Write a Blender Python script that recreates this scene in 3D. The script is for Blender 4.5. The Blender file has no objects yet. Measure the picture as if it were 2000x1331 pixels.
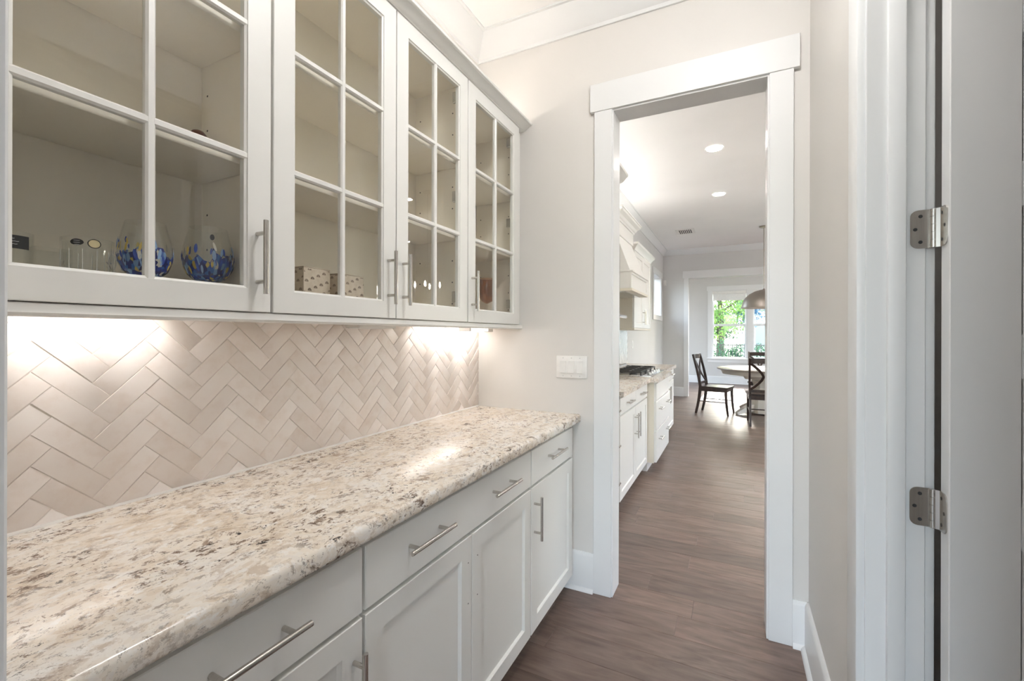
import bpy, bmesh, math, random
from mathutils import Vector, Matrix
random.seed(7)
S = bpy.context.scene
COL = S.collection
PI = math.pi

# ------------------------------------------------------------------ camera, sky, sun, exposure
cd = bpy.data.cameras.new('camera'); cam = bpy.data.objects.new('camera', cd); COL.objects.link(cam)
cd.sensor_width = 36.0; cd.lens = 870.0 * 36 / 2000; cd.shift_y = -12.0 / 2000; cd.clip_start = 0.02; cd.clip_end = 300
cam.matrix_world = Matrix.Translation((0, 0, 1.334)) @ Matrix.Rotation(math.radians(26.45), 4, 'Z') @ Matrix.Rotation(PI / 2, 4, 'X') @ Matrix.Rotation(0.0025, 4, 'Z')
S.camera = cam

w = bpy.data.worlds.new('sky'); S.world = w; w.use_nodes = True
nt = w.node_tree; bg = nt.nodes['Background']
sky = nt.nodes.new('ShaderNodeTexSky'); sky.sky_type = 'NISHITA'; sky.sun_disc = False
sky.sun_elevation = math.radians(31); sky.sun_rotation = math.radians(2); sky.air_density = 1.0; sky.dust_density = 2.0
hs = nt.nodes.new('ShaderNodeHueSaturation'); hs.inputs['Saturation'].default_value = 0.62
nt.links.new(sky.outputs[0], hs.inputs['Color']); nt.links.new(hs.outputs[0], bg.inputs[0]); bg.inputs[1].default_value = 1.3

sl = bpy.data.lights.new('sun', 'SUN'); sun = bpy.data.objects.new('sun', sl); COL.objects.link(sun)
sl.energy = 6.5; sl.angle = math.radians(0.6); sl.color = (1, .95, .88)
# sunlight comes from beyond the dining room window, 31 degrees up
sun.rotation_euler = Vector((-0.03, -math.cos(math.radians(31)), -math.sin(math.radians(31)))).to_track_quat('-Z', 'Y').to_euler()

S.view_settings.view_transform = 'Standard'; S.view_settings.look = 'None'
S.view_settings.gamma = 1.0; S.view_settings.use_curve_mapping = False
S.view_settings.exposure = 0.97
S.cycles.max_bounces = 10; S.cycles.diffuse_bounces = 6; S.cycles.glossy_bounces = 4
S.cycles.transmission_bounces = 8; S.cycles.transparent_max_bounces = 24
S.cycles.sample_clamp_indirect = 6.0
S.cycles.caustics_reflective = False; S.cycles.caustics_refractive = False

# ------------------------------------------------------------------ materials
def newmat(name):
    m = bpy.data.materials.new(name); m.use_nodes = True
    return m, m.node_tree, m.node_tree.nodes['Principled BSDF']

def N(nt, typ, **kw):
    n = nt.nodes.new(typ)
    for k, v in kw.items():
        if k.startswith('i_'): n.inputs[k[2:].replace('_', ' ')].default_value = v
        else: setattr(n, k, v)
    return n

def ramp(nt, fac, stops):
    r = nt.nodes.new('ShaderNodeValToRGB'); cr = r.color_ramp
    while len(cr.elements) < len(stops): cr.elements.new(0.5)
    for e, (p, c) in zip(cr.elements, stops):
        e.position = p; e.color = (*c, 1) if len(c) == 3 else c
    nt.links.new(fac, r.inputs[0]); return r

def mixc(nt, fac, a, b, blend='MIX'):
    m = nt.nodes.new('ShaderNodeMix'); m.data_type = 'RGBA'; m.blend_type = blend
    for sock, v in ((m.inputs[0], fac), (m.inputs[6], a), (m.inputs[7], b)):
        if hasattr(v, 'is_linked') or hasattr(v, 'links'): nt.links.new(v, sock)
        elif isinstance(v, (int, float)): sock.default_value = v
        else: sock.default_value = (*v, 1)
    return m.outputs[2]

def paint(name, col, rough=0.4, bump=0.02, scale=180, spec=0.5):
    m, nt, b = newmat(name)
    tc = N(nt, 'ShaderNodeTexCoord'); no = N(nt, 'ShaderNodeTexNoise', i_Scale=scale, i_Detail=2.0)
    nt.links.new(tc.outputs['Object'], no.inputs['Vector'])
    big = N(nt, 'ShaderNodeTexNoise', i_Scale=1.3, i_Detail=2.0); nt.links.new(tc.outputs['Object'], big.inputs['Vector'])
    c2 = tuple(x * 0.965 for x in col)
    r = ramp(nt, big.outputs[0], [(0.35, c2), (0.65, col)])
    nt.links.new(r.outputs[0], b.inputs['Base Color'])
    b.inputs['Roughness'].default_value = rough; b.inputs['Specular IOR Level'].default_value = spec
    if bump:
        bp = N(nt, 'ShaderNodeBump', i_Strength=bump, i_Distance=0.002); nt.links.new(no.outputs[0], bp.inputs['Height'])
        nt.links.new(bp.outputs[0], b.inputs['Normal'])
    return m

def simple(name, col, rough=0.5, metal=0.0, **kw):
    m, nt, b = newmat(name)
    tc = N(nt, 'ShaderNodeTexCoord'); no = N(nt, 'ShaderNodeTexNoise', i_Scale=kw.get('scale', 25), i_Detail=3.0)
    nt.links.new(tc.outputs['Object'], no.inputs['Vector'])
    v = kw.get('var', 0.06)
    r = ramp(nt, no.outputs[0], [(0.3, tuple(x * (1 - v) for x in col)), (0.7, col)])
    nt.links.new(r.outputs[0], b.inputs['Base Color'])
    b.inputs['Roughness'].default_value = rough; b.inputs['Metallic'].default_value = metal
    return m

def brushed(name, col, rough=0.28):
    m, nt, b = newmat(name)
    tc = N(nt, 'ShaderNodeTexCoord'); mp = N(nt, 'ShaderNodeMapping'); mp.inputs['Scale'].default_value = (400, 6, 6)
    no = N(nt, 'ShaderNodeTexNoise', i_Scale=1.0, i_Detail=2.0)
    nt.links.new(tc.outputs['Object'], mp.inputs[0]); nt.links.new(mp.outputs[0], no.inputs['Vector'])
    r = ramp(nt, no.outputs[0], [(0.3, tuple(x * .88 for x in col)), (0.7, col)])
    nt.links.new(r.outputs[0], b.inputs['Base Color'])
    b.inputs['Metallic'].default_value = 1; b.inputs['Roughness'].default_value = rough
    return m

def glow(name, col, strength):
    m, nt, b = newmat(name)
    b.inputs['Base Color'].default_value = (.9, .9, .9, 1)
    b.inputs['Emission Color'].default_value = (*col, 1); b.inputs['Emission Strength'].default_value = strength
    return m

def pane_glass(name, tint=(.97, .985, .975), gloss=0.9):
    # thin flat glazing: what is not mirrored passes straight through
    m = bpy.data.materials.new(name); m.use_nodes = True; nt = m.node_tree; nt.nodes.clear()
    out = N(nt, 'ShaderNodeOutputMaterial'); tr = N(nt, 'ShaderNodeBsdfTransparent'); tr.inputs[0].default_value = (*tint, 1)
    gl = N(nt, 'ShaderNodeBsdfGlossy'); gl.inputs['Roughness'].default_value = 0.0; gl.inputs[0].default_value = (gloss, gloss, gloss, 1)
    fr = N(nt, 'ShaderNodeFresnel'); ge = N(nt, 'ShaderNodeNewGeometry')
    io = N(nt, 'ShaderNodeMapRange'); io.inputs[3].default_value = 1.5; io.inputs[4].default_value = 1 / 1.5  # same sheen from both sides of a pane
    nt.links.new(ge.outputs['Backfacing'], io.inputs[0]); nt.links.new(io.outputs[0], fr.inputs[0])
    mu = N(nt, 'ShaderNodeMath', operation='MULTIPLY'); mu.inputs[1].default_value = 1.0; mu.use_clamp = True
    mx = N(nt, 'ShaderNodeMixShader')
    nt.links.new(fr.outputs[0], mu.inputs[0]); nt.links.new(mu.outputs[0], mx.inputs[0])
    nt.links.new(tr.outputs[0], mx.inputs[1]); nt.links.new(gl.outputs[0], mx.inputs[2]); nt.links.new(mx.outputs[0], out.inputs[0])
    return m

def ware_glass(name, tint=(1, 1, 1)):
    m, nt, b = newmat(name)
    b.inputs['Base Color'].default_value = (*tint, 1); b.inputs['Roughness'].default_value = 0.0
    b.inputs['Transmission Weight'].default_value = 1.0; b.inputs['IOR'].default_value = 1.45
    return m

def granite(name):
    m, nt, b = newmat(name)
    tc = N(nt, 'ShaderNodeTexCoord'); mp = N(nt, 'ShaderNodeMapping')
    mp.inputs['Rotation'].default_value = (0, 0, math.radians(28)); mp.inputs['Scale'].default_value = (1.0, 0.72, 1.0)
    nt.links.new(tc.outputs['Object'], mp.inputs[0])
    wob = N(nt, 'ShaderNodeTexNoise', i_Scale=9.0, i_Detail=4.0); nt.links.new(mp.outputs[0], wob.inputs['Vector'])
    v = N(nt, 'ShaderNodeMix'); v.data_type = 'VECTOR'; v.inputs[0].default_value = 0.06
    nt.links.new(mp.outputs[0], v.inputs[4]); nt.links.new(wob.outputs[1], v.inputs[5])
    def noise(scale, detail, rough=0.6, off=0.0):
        n = N(nt, 'ShaderNodeTexNoise', i_Scale=scale, i_Detail=detail, i_Roughness=rough)
        if off:
            a = N(nt, 'ShaderNodeVectorMath', operation='ADD'); a.inputs[1].default_value = (off, off * .7, off * .3)
            nt.links.new(v.outputs[1], a.inputs[0]); nt.links.new(a.outputs[0], n.inputs['Vector'])
        else: nt.links.new(v.outputs[1], n.inputs['Vector'])
        return n.outputs[0]
    vo = N(nt, 'ShaderNodeTexVoronoi', i_Scale=110.0); nt.links.new(v.outputs[1], vo.inputs['Vector'])
    sep = N(nt, 'ShaderNodeSeparateColor'); nt.links.new(vo.outputs['Color'], sep.inputs[0])
    base = ramp(nt, sep.outputs[0], [(0.0, (.55, .44, .34)), (0.2, (.72, .63, .53)), (0.5, (.80, .735, .66)), (0.8, (.80, .76, .71)), (1.0, (.66, .61, .58))])
    # cloudy cream and white fields
    cloud = ramp(nt, noise(8, 6, .65), [(0.38, (.66, .56, .44)), (0.47, (.79, .71, .61)), (0.57, (.83, .785, .72)), (0.66, (.84, .82, .80))])
    c = mixc(nt, 0.55, base.outputs[0], cloud.outputs[0])
    # tan and brown streaks, fine and broken up
    tan = ramp(nt, noise(26, 8, .75, 3.1), [(0.535, (0, 0, 0)), (0.60, (.9, .9, .9))])
    c = mixc(nt, tan.outputs[0], c, mixc(nt, 0.55, c, (.42, .31, .22)))
    wht = ramp(nt, noise(34, 7, .7, 5.3), [(0.56, (0, 0, 0)), (0.62, (.8, .8, .8))])
    c = mixc(nt, wht.outputs[0], c, (.85, .83, .80))
    big = ramp(nt, noise(6, 3, .5, 21.0), [(0.36, (.22, .22, .22)), (0.56, (1, 1, 1))])
    def masked(scale, off, lo, hi):
        r0 = ramp(nt, noise(scale, 9, .78, off), [(lo, (0, 0, 0)), (hi, (1, 1, 1))])
        q = N(nt, 'ShaderNodeMath', operation='MULTIPLY'); nt.links.new(r0.outputs[0], q.inputs[0]); nt.links.new(big.outputs[0], q.inputs[1])
        return q.outputs[0]
    c = mixc(nt, masked(30, 7.7, .552, .59), c, mixc(nt, sep.outputs[1], (.10, .065, .047), (.36, .27, .21)))
    c = mixc(nt, masked(60, 11.3, .565, .59), c, (.20, .14, .105))
    # near black mica specks in small clusters
    c = mixc(nt, masked(40, 17.9, .595, .607), c, (.04, .034, .032))
    nt.links.new(c, b.inputs['Base Color'])
    b.inputs['Roughness'].default_value = 0.19; b.inputs['Specular IOR Level'].default_value = 0.5
    return m

def tile_mat(name):
    m, nt, b = newmat(name)
    tc = N(nt, 'ShaderNodeTexCoord'); oi = N(nt, 'ShaderNodeObjectInfo')
    no = N(nt, 'ShaderNodeTexNoise', i_Scale=17.0, i_Detail=5.0, i_Roughness=.6); no.noise_dimensions = '4D'
    mu = N(nt, 'ShaderNodeMath', operation='MULTIPLY'); mu.inputs[1].default_value = 40.0
    nt.links.new(oi.outputs['Random'], mu.inputs[0]); nt.links.new(mu.outputs[0], no.inputs['W'])
    nt.links.new(tc.outputs['Object'], no.inputs['Vector'])
    r = ramp(nt, no.outputs[0], [(0.24, (.81, .72, .665)), (0.5, (.89, .83, .80)), (0.76, (.90, .855, .83))])
    tone = ramp(nt, oi.outputs['Random'], [(0.0, (.90, .885, .87)), (0.5, (.97, .965, .96)), (1.0, (1, 1, 1))])
    c = mixc(nt, 1.0, r.outputs[0], tone.outputs[0], 'MULTIPLY')
    nt.links.new(c, b.inputs['Base Color'])
    b.inputs['Roughness'].default_value = 0.4
    n2 = N(nt, 'ShaderNodeTexNoise', i_Scale=26.0, i_Detail=2.0); n2.noise_dimensions = '4D'
    nt.links.new(mu.outputs[0], n2.inputs['W']); nt.links.new(tc.outputs['Object'], n2.inputs['Vector'])
    bp = N(nt, 'ShaderNodeBump', i_Strength=0.16, i_Distance=0.004); nt.links.new(n2.outputs[0], bp.inputs['Height'])
    nt.links.new(bp.outputs[0], b.inputs['Normal'])
    return m

def wood_floor(name):
    m, nt, b = newmat(name)
    tc = N(nt, 'ShaderNodeTexCoord'); oi = N(nt, 'ShaderNodeObjectInfo')
    mu = N(nt, 'ShaderNodeMath', operation='MULTIPLY'); mu.inputs[1].default_value = 60.0; nt.links.new(oi.outputs['Random'], mu.inputs[0])
    def grain(sx, sy, scale, det, dist):
        mp = N(nt, 'ShaderNodeMapping'); mp.inputs['Scale'].default_value = (sx, sy, 1)
        n = N(nt, 'ShaderNodeTexNoise', i_Scale=scale, i_Detail=det, i_Distortion=dist); n.noise_dimensions = '4D'
        nt.links.new(tc.outputs['Object'], mp.inputs[0]); nt.links.new(mp.outputs[0], n.inputs['Vector']); nt.links.new(mu.outputs[0], n.inputs['W'])
        return n.outputs[0]
    g1 = grain(1.3, 6.5, 2.0, 6.0, 2.2); g2 = grain(1.6, 38.0, 2.6, 4.0, 0.5); g3 = grain(1, 3, 1.2, 2, 0.6)
    r = ramp(nt, g1, [(0.25, (.092, .061, .048)), (0.45, (.150, .104, .084)), (0.6, (.190, .136, .112)), (0.8, (.235, .172, .146))])
    fine = ramp(nt, g2, [(0.3, (.86, .85, .845)), (0.65, (1, 1, 1))])
    c = mixc(nt, 1.0, r.outputs[0], fine.outputs[0], 'MULTIPLY')
    tone = ramp(nt, oi.outputs['Random'], [(0.0, (.78, .76, .75)), (0.5, (1.0, .98, .97)), (1.0, (1.22, 1.18, 1.16))])
    c = mixc(nt, 1.0, c, tone.outputs[0], 'MULTIPLY')
    nt.links.new(c, b.inputs['Base Color'])
    rr = N(nt, 'ShaderNodeMapRange'); rr.inputs[3].default_value = 0.30; rr.inputs[4].default_value = 0.44
    nt.links.new(g3, rr.inputs[0]); nt.links.new(rr.outputs[0], b.inputs['Roughness'])
    bp = N(nt, 'ShaderNodeBump', i_Strength=0.12, i_Distance=0.002); nt.links.new(g2, bp.inputs['Height']); nt.links.new(bp.outputs[0], b.inputs['Normal'])
    return m

def chair_wood(name):
    m, nt, b = newmat(name)
    tc = N(nt, 'ShaderNodeTexCoord'); mp = N(nt, 'ShaderNodeMapping'); mp.inputs['Scale'].default_value = (14, 14, 2)
    n = N(nt, 'ShaderNodeTexNoise', i_Scale=3.0, i_Detail=4.0); nt.links.new(tc.outputs['Object'], mp.inputs[0]); nt.links.new(mp.outputs[0], n.inputs['Vector'])
    r = ramp(nt, n.outputs[0], [(0.3, (.020, .011, .009)), (0.7, (.042, .024, .018))])
    nt.links.new(r.outputs[0], b.inputs['Base Color']); b.inputs['Roughness'].default_value = 0.28
    return m

def card_print(name):
    m, nt, b = newmat(name)
    tc = N(nt, 'ShaderNodeTexCoord'); n = N(nt, 'ShaderNodeTexNoise', i_Scale=60.0, i_Detail=3.0); nt.links.new(tc.outputs['Object'], n.inputs['Vector'])
    r = ramp(nt, n.outputs[0], [(0.3, (.60, .50, .39)), (0.7, (.68, .585, .475))]); nt.links.new(r.outputs[0], b.inputs['Base Color'])
    b.inputs['Roughness'].default_value = 0.75
    return m

def blue_speckle(name):
    # glass with fused chips of blue, white and yellow, more of them towards the bottom of the bowl
    m, nt, b = newmat(name)
    tc = N(nt, 'ShaderNodeTexCoord'); mp = N(nt, 'ShaderNodeMapping'); mp.inputs['Scale'].default_value = (1, 1, 0.38)
    nt.links.new(tc.outputs['Object'], mp.inputs[0])
    vo = N(nt, 'ShaderNodeTexVoronoi', i_Scale=150.0); nt.links.new(mp.outputs[0], vo.inputs['Vector'])
    sp = N(nt, 'ShaderNodeSeparateColor'); nt.links.new(vo.outputs['Color'], sp.inputs[0])
    r = ramp(nt, sp.outputs[0], [(0.0, (.012, .02, .16)), (0.3, (.02, .05, .32)), (0.55, (.06, .16, .50)), (0.74, (.22, .38, .66)), (0.84, (.75, .72, .62)), (0.92, (.62, .47, .12)), (0.97, (.03, .03, .12))])
    r.color_ramp.interpolation = 'CONSTANT'
    nt.links.new(r.outputs[0], b.inputs['Base Color']); b.inputs['Roughness'].default_value = 0.08
    b.inputs['Transmission Weight'].default_value = 0.25; b.inputs['IOR'].default_value = 1.45
    return m

def leaf_mat(name, c1, c2):
    m, nt, b = newmat(name)
    tc = N(nt, 'ShaderNodeTexCoord'); n = N(nt, 'ShaderNodeTexNoise', i_Scale=2.5, i_Detail=3.0); nt.links.new(tc.outputs['Object'], n.inputs['Vector'])
    r = ramp(nt, n.outputs[0], [(0.35, c1), (0.65, c2)]); nt.links.new(r.outputs[0], b.inputs['Base Color'])
    b.inputs['Roughness'].default_value = 0.5
    tl = N(nt, 'ShaderNodeBsdfTranslucent'); nt.links.new(r.outputs[0], tl.inputs[0])
    mx = N(nt, 'ShaderNodeMixShader'); mx.inputs[0].default_value = 0.5
    nt.links.new(b.outputs[0], mx.inputs[1]); nt.links.new(tl.outputs[0], mx.inputs[2]); nt.links.new(mx.outputs[0], nt.nodes['Material Output'].inputs[0])
    return m

M = {}
M['wall'] = paint('wall_paint', (.70, .68, .655), 0.55, 0.05, 140, .3)
M['wallk'] = paint('kitchen_wall_paint', (.65, .645, .635), 0.55, 0.05, 140, .3)
M['ceil'] = paint('ceiling_paint', (.93, .93, .925), 0.6, 0.03, 120, .3)
M['trim'] = paint('trim_paint', (.77, .777, .78), 0.36, 0.0, spec=.35)
M['door'] = paint('door_paint', (.80, .805, .81), 0.3, 0.0)
M['cab'] = paint('cabinet_paint', (.83, .825, .795), 0.36, 0.0)
M['cabin'] = paint('cabinet_interior', (.88, .82, .72), 0.5, 0.0)
M['cream'] = paint('cabinet_side_paint', (.78, .735, .63), 0.4, 0.0)
M['steel'] = brushed('brushed_nickel', (.62, .59, .55), 0.26)
M['steel2'] = brushed('stainless_steel', (.66, .67, .68), 0.2)
M['dark'] = simple('dark_hole', (.03, .028, .025), 0.6)
M['iron'] = simple('cast_iron', (.03, .03, .032), 0.45)
M['granite'] = granite('granite')
M['tile'] = tile_mat('glazed_tile')
M['grout'] = simple('grout', (.78, .72, .67), 0.85)
M['caulk'] = simple('white_caulk', (.80, .78, .75), 0.5)
M['floor'] = wood_floor('hickory_planks')
M['glass'] = pane_glass('window_glass')
M['wine'] = pane_glass('clear_glass', (.985, .99, .985)); M['crystal'] = simple('cut_lines', (.78, .77, .73), .15)
M['amber'] = pane_glass('amber_glass', (.80, .62, .45))
M['blue'] = blue_speckle('blue_chip_glass')
M['card'] = card_print('printed_card')
M['ink'] = simple('brown_ink', (.27, .20, .15), 0.8)
M['black'] = simple('black_label', (.012, .012, .014), 0.4)
M['gold'] = simple('gold_label', (.72, .60, .36), 0.45)
M['silver'] = simple('silver_print', (.55, .55, .55), 0.4)
M['plastic'] = simple('white_plastic', (.83, .82, .80), 0.3)
M['brown'] = simple('brown_glaze', (.20, .075, .05), 0.3)
M['chairw'] = chair_wood('espresso_wood')
M['tabletop'] = simple('weathered_tabletop', (.34, .30, .26), 0.3, var=.2)
M['cream2'] = paint('table_paint', (.74, .70, .62), 0.4, 0.0)
M['shade'] = brushed('pewter_shade', (.46, .42, .37), 0.38)
M['vinyl'] = simple('white_vinyl', (.85, .86, .87), 0.35)
M['fabric'] = simple('white_shade_fabric', (.86, .86, .85), 0.8)
M['lamp'] = glow('lamp_lens', (1.0, .92, .84), 120)
M['lampk'] = glow('kitchen_lamp_lens', (1.0, .96, .92), 66)
M['fillh'] = glow('hall_fill_glow', (.90, .95, 1.0), 9); M['fillc'] = glow('closet_fill_glow', (1.0, .97, .94), 5); M['fillp'] = glow('pantry_fill_glow', (1.0, .985, .965), 35); M['cove'] = glow('cove_strip', (1.0, .91, .82), 13); M['covek'] = glow('kitchen_cove_strip', (1.0, .95, .90), 30)  # hall, closet and pantry glows belong to added fill lamps
M['strip'] = glow('led_strip', (1.0, .97, .94), 15)
M['bulb'] = glow('candle_bulb', (1.0, .92, .80), 200)
M['leaf1'] = leaf_mat('leaves_green', (.05, .13, .03), (.22, .36, .07))
M['leaf2'] = leaf_mat('leaves_dark', (.02, .09, .05), (.07, .20, .09))
M['leaf3'] = leaf_mat('leaves_blue', (.02, .06, .14), (.05, .14, .24))
M['bark'] = simple('bark', (.10, .075, .055), 0.9, var=.4)
M['grass'] = simple('lawn', (.10, .19, .05), 0.9, var=.4, scale=4)
M['siding'] = simple('white_siding', (.80, .81, .82), 0.6)
M['roof'] = simple('roof_shingle', (.16, .15, .15), 0.9, var=.3)
M['winglass'] = simple('far_window', (.22, .25, .28), 0.15)
M['metalfence'] = simple('fence_metal', (.04, .04, .045), 0.5)

# ------------------------------------------------------------------ mesh builder
class MB:
    def __init__(s): s.bm = bmesh.new(); s.mats = []; s.cur = 0
    def use(s, m):
        if m not in s.mats: s.mats.append(m)
        s.cur = s.mats.index(m); return s
    def _tag(s, faces):
        for f in faces: f.material_index = s.cur
    def box(s, x0, x1, y0, y1, z0, z1, bev=0.0, seg=1):
        r = bmesh.ops.create_cube(s.bm, size=1.0); vs = r['verts']
        for v in vs:
            v.co = Vector(((x0 + x1) / 2 + v.co.x * (x1 - x0), (y0 + y1) / 2 + v.co.y * (y1 - y0), (z0 + z1) / 2 + v.co.z * (z1 - z0)))
        fs = {f for v in vs for f in v.link_faces}; s._tag(fs)
        if bev > 0:
            es = list({e for v in vs for e in v.link_edges})
            r = bmesh.ops.bevel(s.bm, geom=es, offset=bev, segments=seg, affect='EDGES', profile=0.5)
            s._tag(r['faces'])
        return s
    def poly(s, pts):
        f = s.bm.faces.new([s.bm.verts.new(p) for p in pts]); f.material_index = s.cur; return s
    def prism(s, pts, vec):
        a = [s.bm.verts.new(p) for p in pts]; b = [s.bm.verts.new(Vector(p) + Vector(vec)) for p in pts]; n = len(a)
        fs = [s.bm.faces.new(a[::-1]), s.bm.faces.new(b)]
        for i in range(n): fs.append(s.bm.faces.new((a[i], a[(i + 1) % n], b[(i + 1) % n], b[i])))
        s._tag(fs); return s
    def rings(s, rs, closed=True, cap0=True, cap1=True, loop=False):
        vs = [[s.bm.verts.new(p) for p in r] for r in rs]; fs = []; n = len(vs[0])
        m = len(vs); rng = range(m) if loop else range(m - 1)
        for i in rng:
            a, b = vs[i], vs[(i + 1) % m]
            for j in range(n if closed else n - 1):
                k = (j + 1) % n; fs.append(s.bm.faces.new((a[j], a[k], b[k], b[j])))
        if cap0 and not loop: fs.append(s.bm.faces.new(vs[0][::-1]))
        if cap1 and not loop: fs.append(s.bm.faces.new(vs[-1]))
        s._tag(fs); return s
    def tube(s, path, rad, n=12, cap=True):
        path = [Vector(p) for p in path]; rs = []
        if not hasattr(rad, '__len__'): rad = [rad] * len(path)
        up = None
        for i, p in enumerate(path):
            t = (path[min(i + 1, len(path) - 1)] - path[max(i - 1, 0)]).normalized()
            if up is None: up = Vector((0, 0, 1)) if abs(t.z) < .9 else Vector((1, 0, 0))
            a = t.cross(up).normalized(); b = a.cross(t).normalized(); up = b
            rs.append([p + (a * math.cos(2 * PI * k / n) + b * math.sin(2 * PI * k / n)) * rad[i] for k in range(n)])
        return s.rings(rs, True, cap, cap)
    def bar(s, path, wa, wb, up=(0, 0, 1)):
        path = [Vector(p) for p in path]; rs = []
        for i, p in enumerate(path):
            t = (path[min(i + 1, len(path) - 1)] - path[max(i - 1, 0)]).normalized()
            a = t.cross(Vector(up)).normalized(); b = a.cross(t).normalized()
            ha = (wa[i] if hasattr(wa, '__len__') else wa) / 2; hb = (wb[i] if hasattr(wb, '__len__') else wb) / 2
            rs.append([p + a * ha + b * hb, p - a * ha + b * hb, p - a * ha - b * hb, p + a * ha - b * hb])
        return s.rings(rs)
    def lathe(s, prof, c=(0, 0, 0), n=32, cap0=True, cap1=True):
        c = Vector(c)
        return s.rings([[c + Vector((r * math.cos(2 * PI * k / n), r * math.sin(2 * PI * k / n), z)) for k in range(n)] for r, z in prof], True, cap0, cap1)
    def disc(s, c, r, nrm, n=16):
        c = Vector(c); nrm = Vector(nrm).normalized(); a = nrm.orthogonal().normalized(); b = nrm.cross(a)
        return s.poly([c + a * r * math.cos(2 * PI * k / n) + b * r * math.sin(2 * PI * k / n) for k in range(n)])
    def sphere(s, c, r, sc=(1, 1, 1), u=16, v=10):
        q = bmesh.ops.create_uvsphere(s.bm, u_segments=u, v_segments=v, radius=r)
        for x in q['verts']: x.co = Vector((x.co.x * sc[0], x.co.y * sc[1], x.co.z * sc[2])) + Vector(c)
        s._tag({f for x in q['verts'] for f in x.link_faces}); return s
    def mesh(s, name, mats=None, ang=35):
        bmesh.ops.recalc_face_normals(s.bm, faces=s.bm.faces)
        me = bpy.data.meshes.new(name); s.bm.to_mesh(me); s.bm.free()
        for m in (s.mats or [mats]): me.materials.append(m)
        if ang:
            me.polygons.foreach_set('use_smooth', [True] * len(me.polygons)); me.set_sharp_from_angle(angle=math.radians(ang))
        return me
    def build(s, name, mat=None, parent=None, local=False, ang=35):
        return link(name, s.mesh(name, mat, ang), parent, local)

def link(name, me, parent=None, local=False):
    o = bpy.data.objects.new(name, me); COL.objects.link(o)
    if parent is not None:
        o.parent = parent
        if not local and parent.type == 'EMPTY': o.matrix_parent_inverse = Matrix.Translation(-parent.location)
    return o

def tag(o, label=None, cat=None, group=None, kind=None):
    if label: o['label'] = label
    if cat: o['category'] = cat
    if group: o['group'] = group
    if kind: o['kind'] = kind
    return o

def empty(name, loc, label=None, cat=None, group=None, kind=None, rz=0):
    o = bpy.data.objects.new(name, None); COL.objects.link(o); o.location = loc; o.rotation_euler = (0, 0, rz); o.empty_display_size = .05
    return tag(o, label, cat, group, kind)

def struct(name, mb, mat, label=None, ang=35, parent=None):
    return tag(mb.build(name, mat, parent, ang=ang), label, kind='structure')

def copy_tree(o, parent=None):
    c = o.copy(); COL.objects.link(c)
    if parent is not None: c.parent = parent
    for ch in list(o.children): copy_tree(ch, c)
    return c

# ------------------------------------------------------------------ room shell
XB = -1.342; XW = -1.352; XK = -1.40; YE = 2.26; YE2 = 2.375; XR = .2885; XR2 = .3995; YF = 10.30; YF2 = 10.42; YD = 13.5
ZC = 3.05; ZK = 3.18; XKR = 5.5

def holed(mb, axis, p0, p1, u0, u1, z0, z1, holes):
    """wall slab between planes p0,p1 on axis ('x' or 'y') with rectangular holes (ua,ub,za,zb) cut through"""
    us = sorted({u0, u1, *[h[0] for h in holes], *[h[1] for h in holes]}); zs = sorted({z0, z1, *[h[2] for h in holes], *[h[3] for h in holes]})
    us = [u for u in us if u0 <= u <= u1]; zs = [z for z in zs if z0 <= z <= z1]
    for a, b in zip(us, us[1:]):
        run = None
        for c, d in zip(zs, zs[1:]):
            solid = not any(h[0] < (a + b) / 2 < h[1] and h[2] < (c + d) / 2 < h[3] for h in holes)
            if solid: run = (run[0], d) if run else (c, d)
            if (not solid or d == zs[-1]) and run:
                if axis == 'x': mb.box(p0, p1, a, b, run[0], run[1])
                else: mb.box(a, b, p0, p1, run[0], run[1])
                run = None
    return mb

# floor: base slab, and every plank the frame shows as a piece of its own
fl = struct('floor', MB().box(-3.2, 5.6, -4.2, 13.65, -.08, -.0035), M['floor'], 'dark brown hardwood floor of wide planks laid crosswise')
plank_cache = {}
def plank(x0, x1, y0, y1):
    L = round((x1 - x0) / .05) * .05
    if L not in plank_cache:
        mb = MB(); mb.box(-L / 2 + .0005, L / 2 - .0005, -.08 + .0007, .08 - .0007, -.012, 0, .0011)
        plank_cache[L] = mb.mesh('plank', M['floor'])
    o = link('plank', plank_cache[L], fl); o.location = ((x0 + x1) / 2, (y0 + y1) / 2, 0)
known = {0: -.175, 1: .55, 3: -.23, 5: -.21, 6: -.62, 8: -.13, 10: -.46, 11: .08, 13: .16, 14: -.24, 17: .07}
y = 2.245 - .16 * 11; k = -11
while y < 13.4:
    far = y > 5
    xl = -1.25 if y > 2.3 else -.9
    xr = .35 if y < 2.2 else min(.45 + (y - 2.2) * .12, 1.6)
    cuts = []
    if k in known:
        c = known[k]; cuts = [c, c - round(random.uniform(.9, 1.3) / .05) * .05, c + round(random.uniform(.9, 1.5) / .05) * .05]
    else:
        c = random.uniform(-1.6, -.2); cuts = [c, c + round(random.uniform(1.1, 1.9) / .05) * .05]
    cuts = sorted(cuts)
    xs = [cuts[0] - 1.0] + cuts + [cuts[-1] + 1.2]
    for a, b in zip(xs, xs[1:]):
        if b > xl and a < xr: plank(a, b, y, y + .16)
    y += .16; k += 1

struct('ceiling_1', MB().box(-2.4, 2.4, -4.2, YE + .05, ZC, ZC + .1), M['ceil'], 'white ceiling of the butler pantry')
struct('ceiling_2', MB().box(-1.6, XKR + .1, YE + .05, YF + .06, ZK, ZK + .1), M['ceil'], 'white kitchen ceiling with round downlights')
struct('ceiling_3', MB().box(-2.4, 4.2, YF + .06, YD + .15, ZC, ZC + .1), M['ceil'], 'white dining room ceiling')

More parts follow.
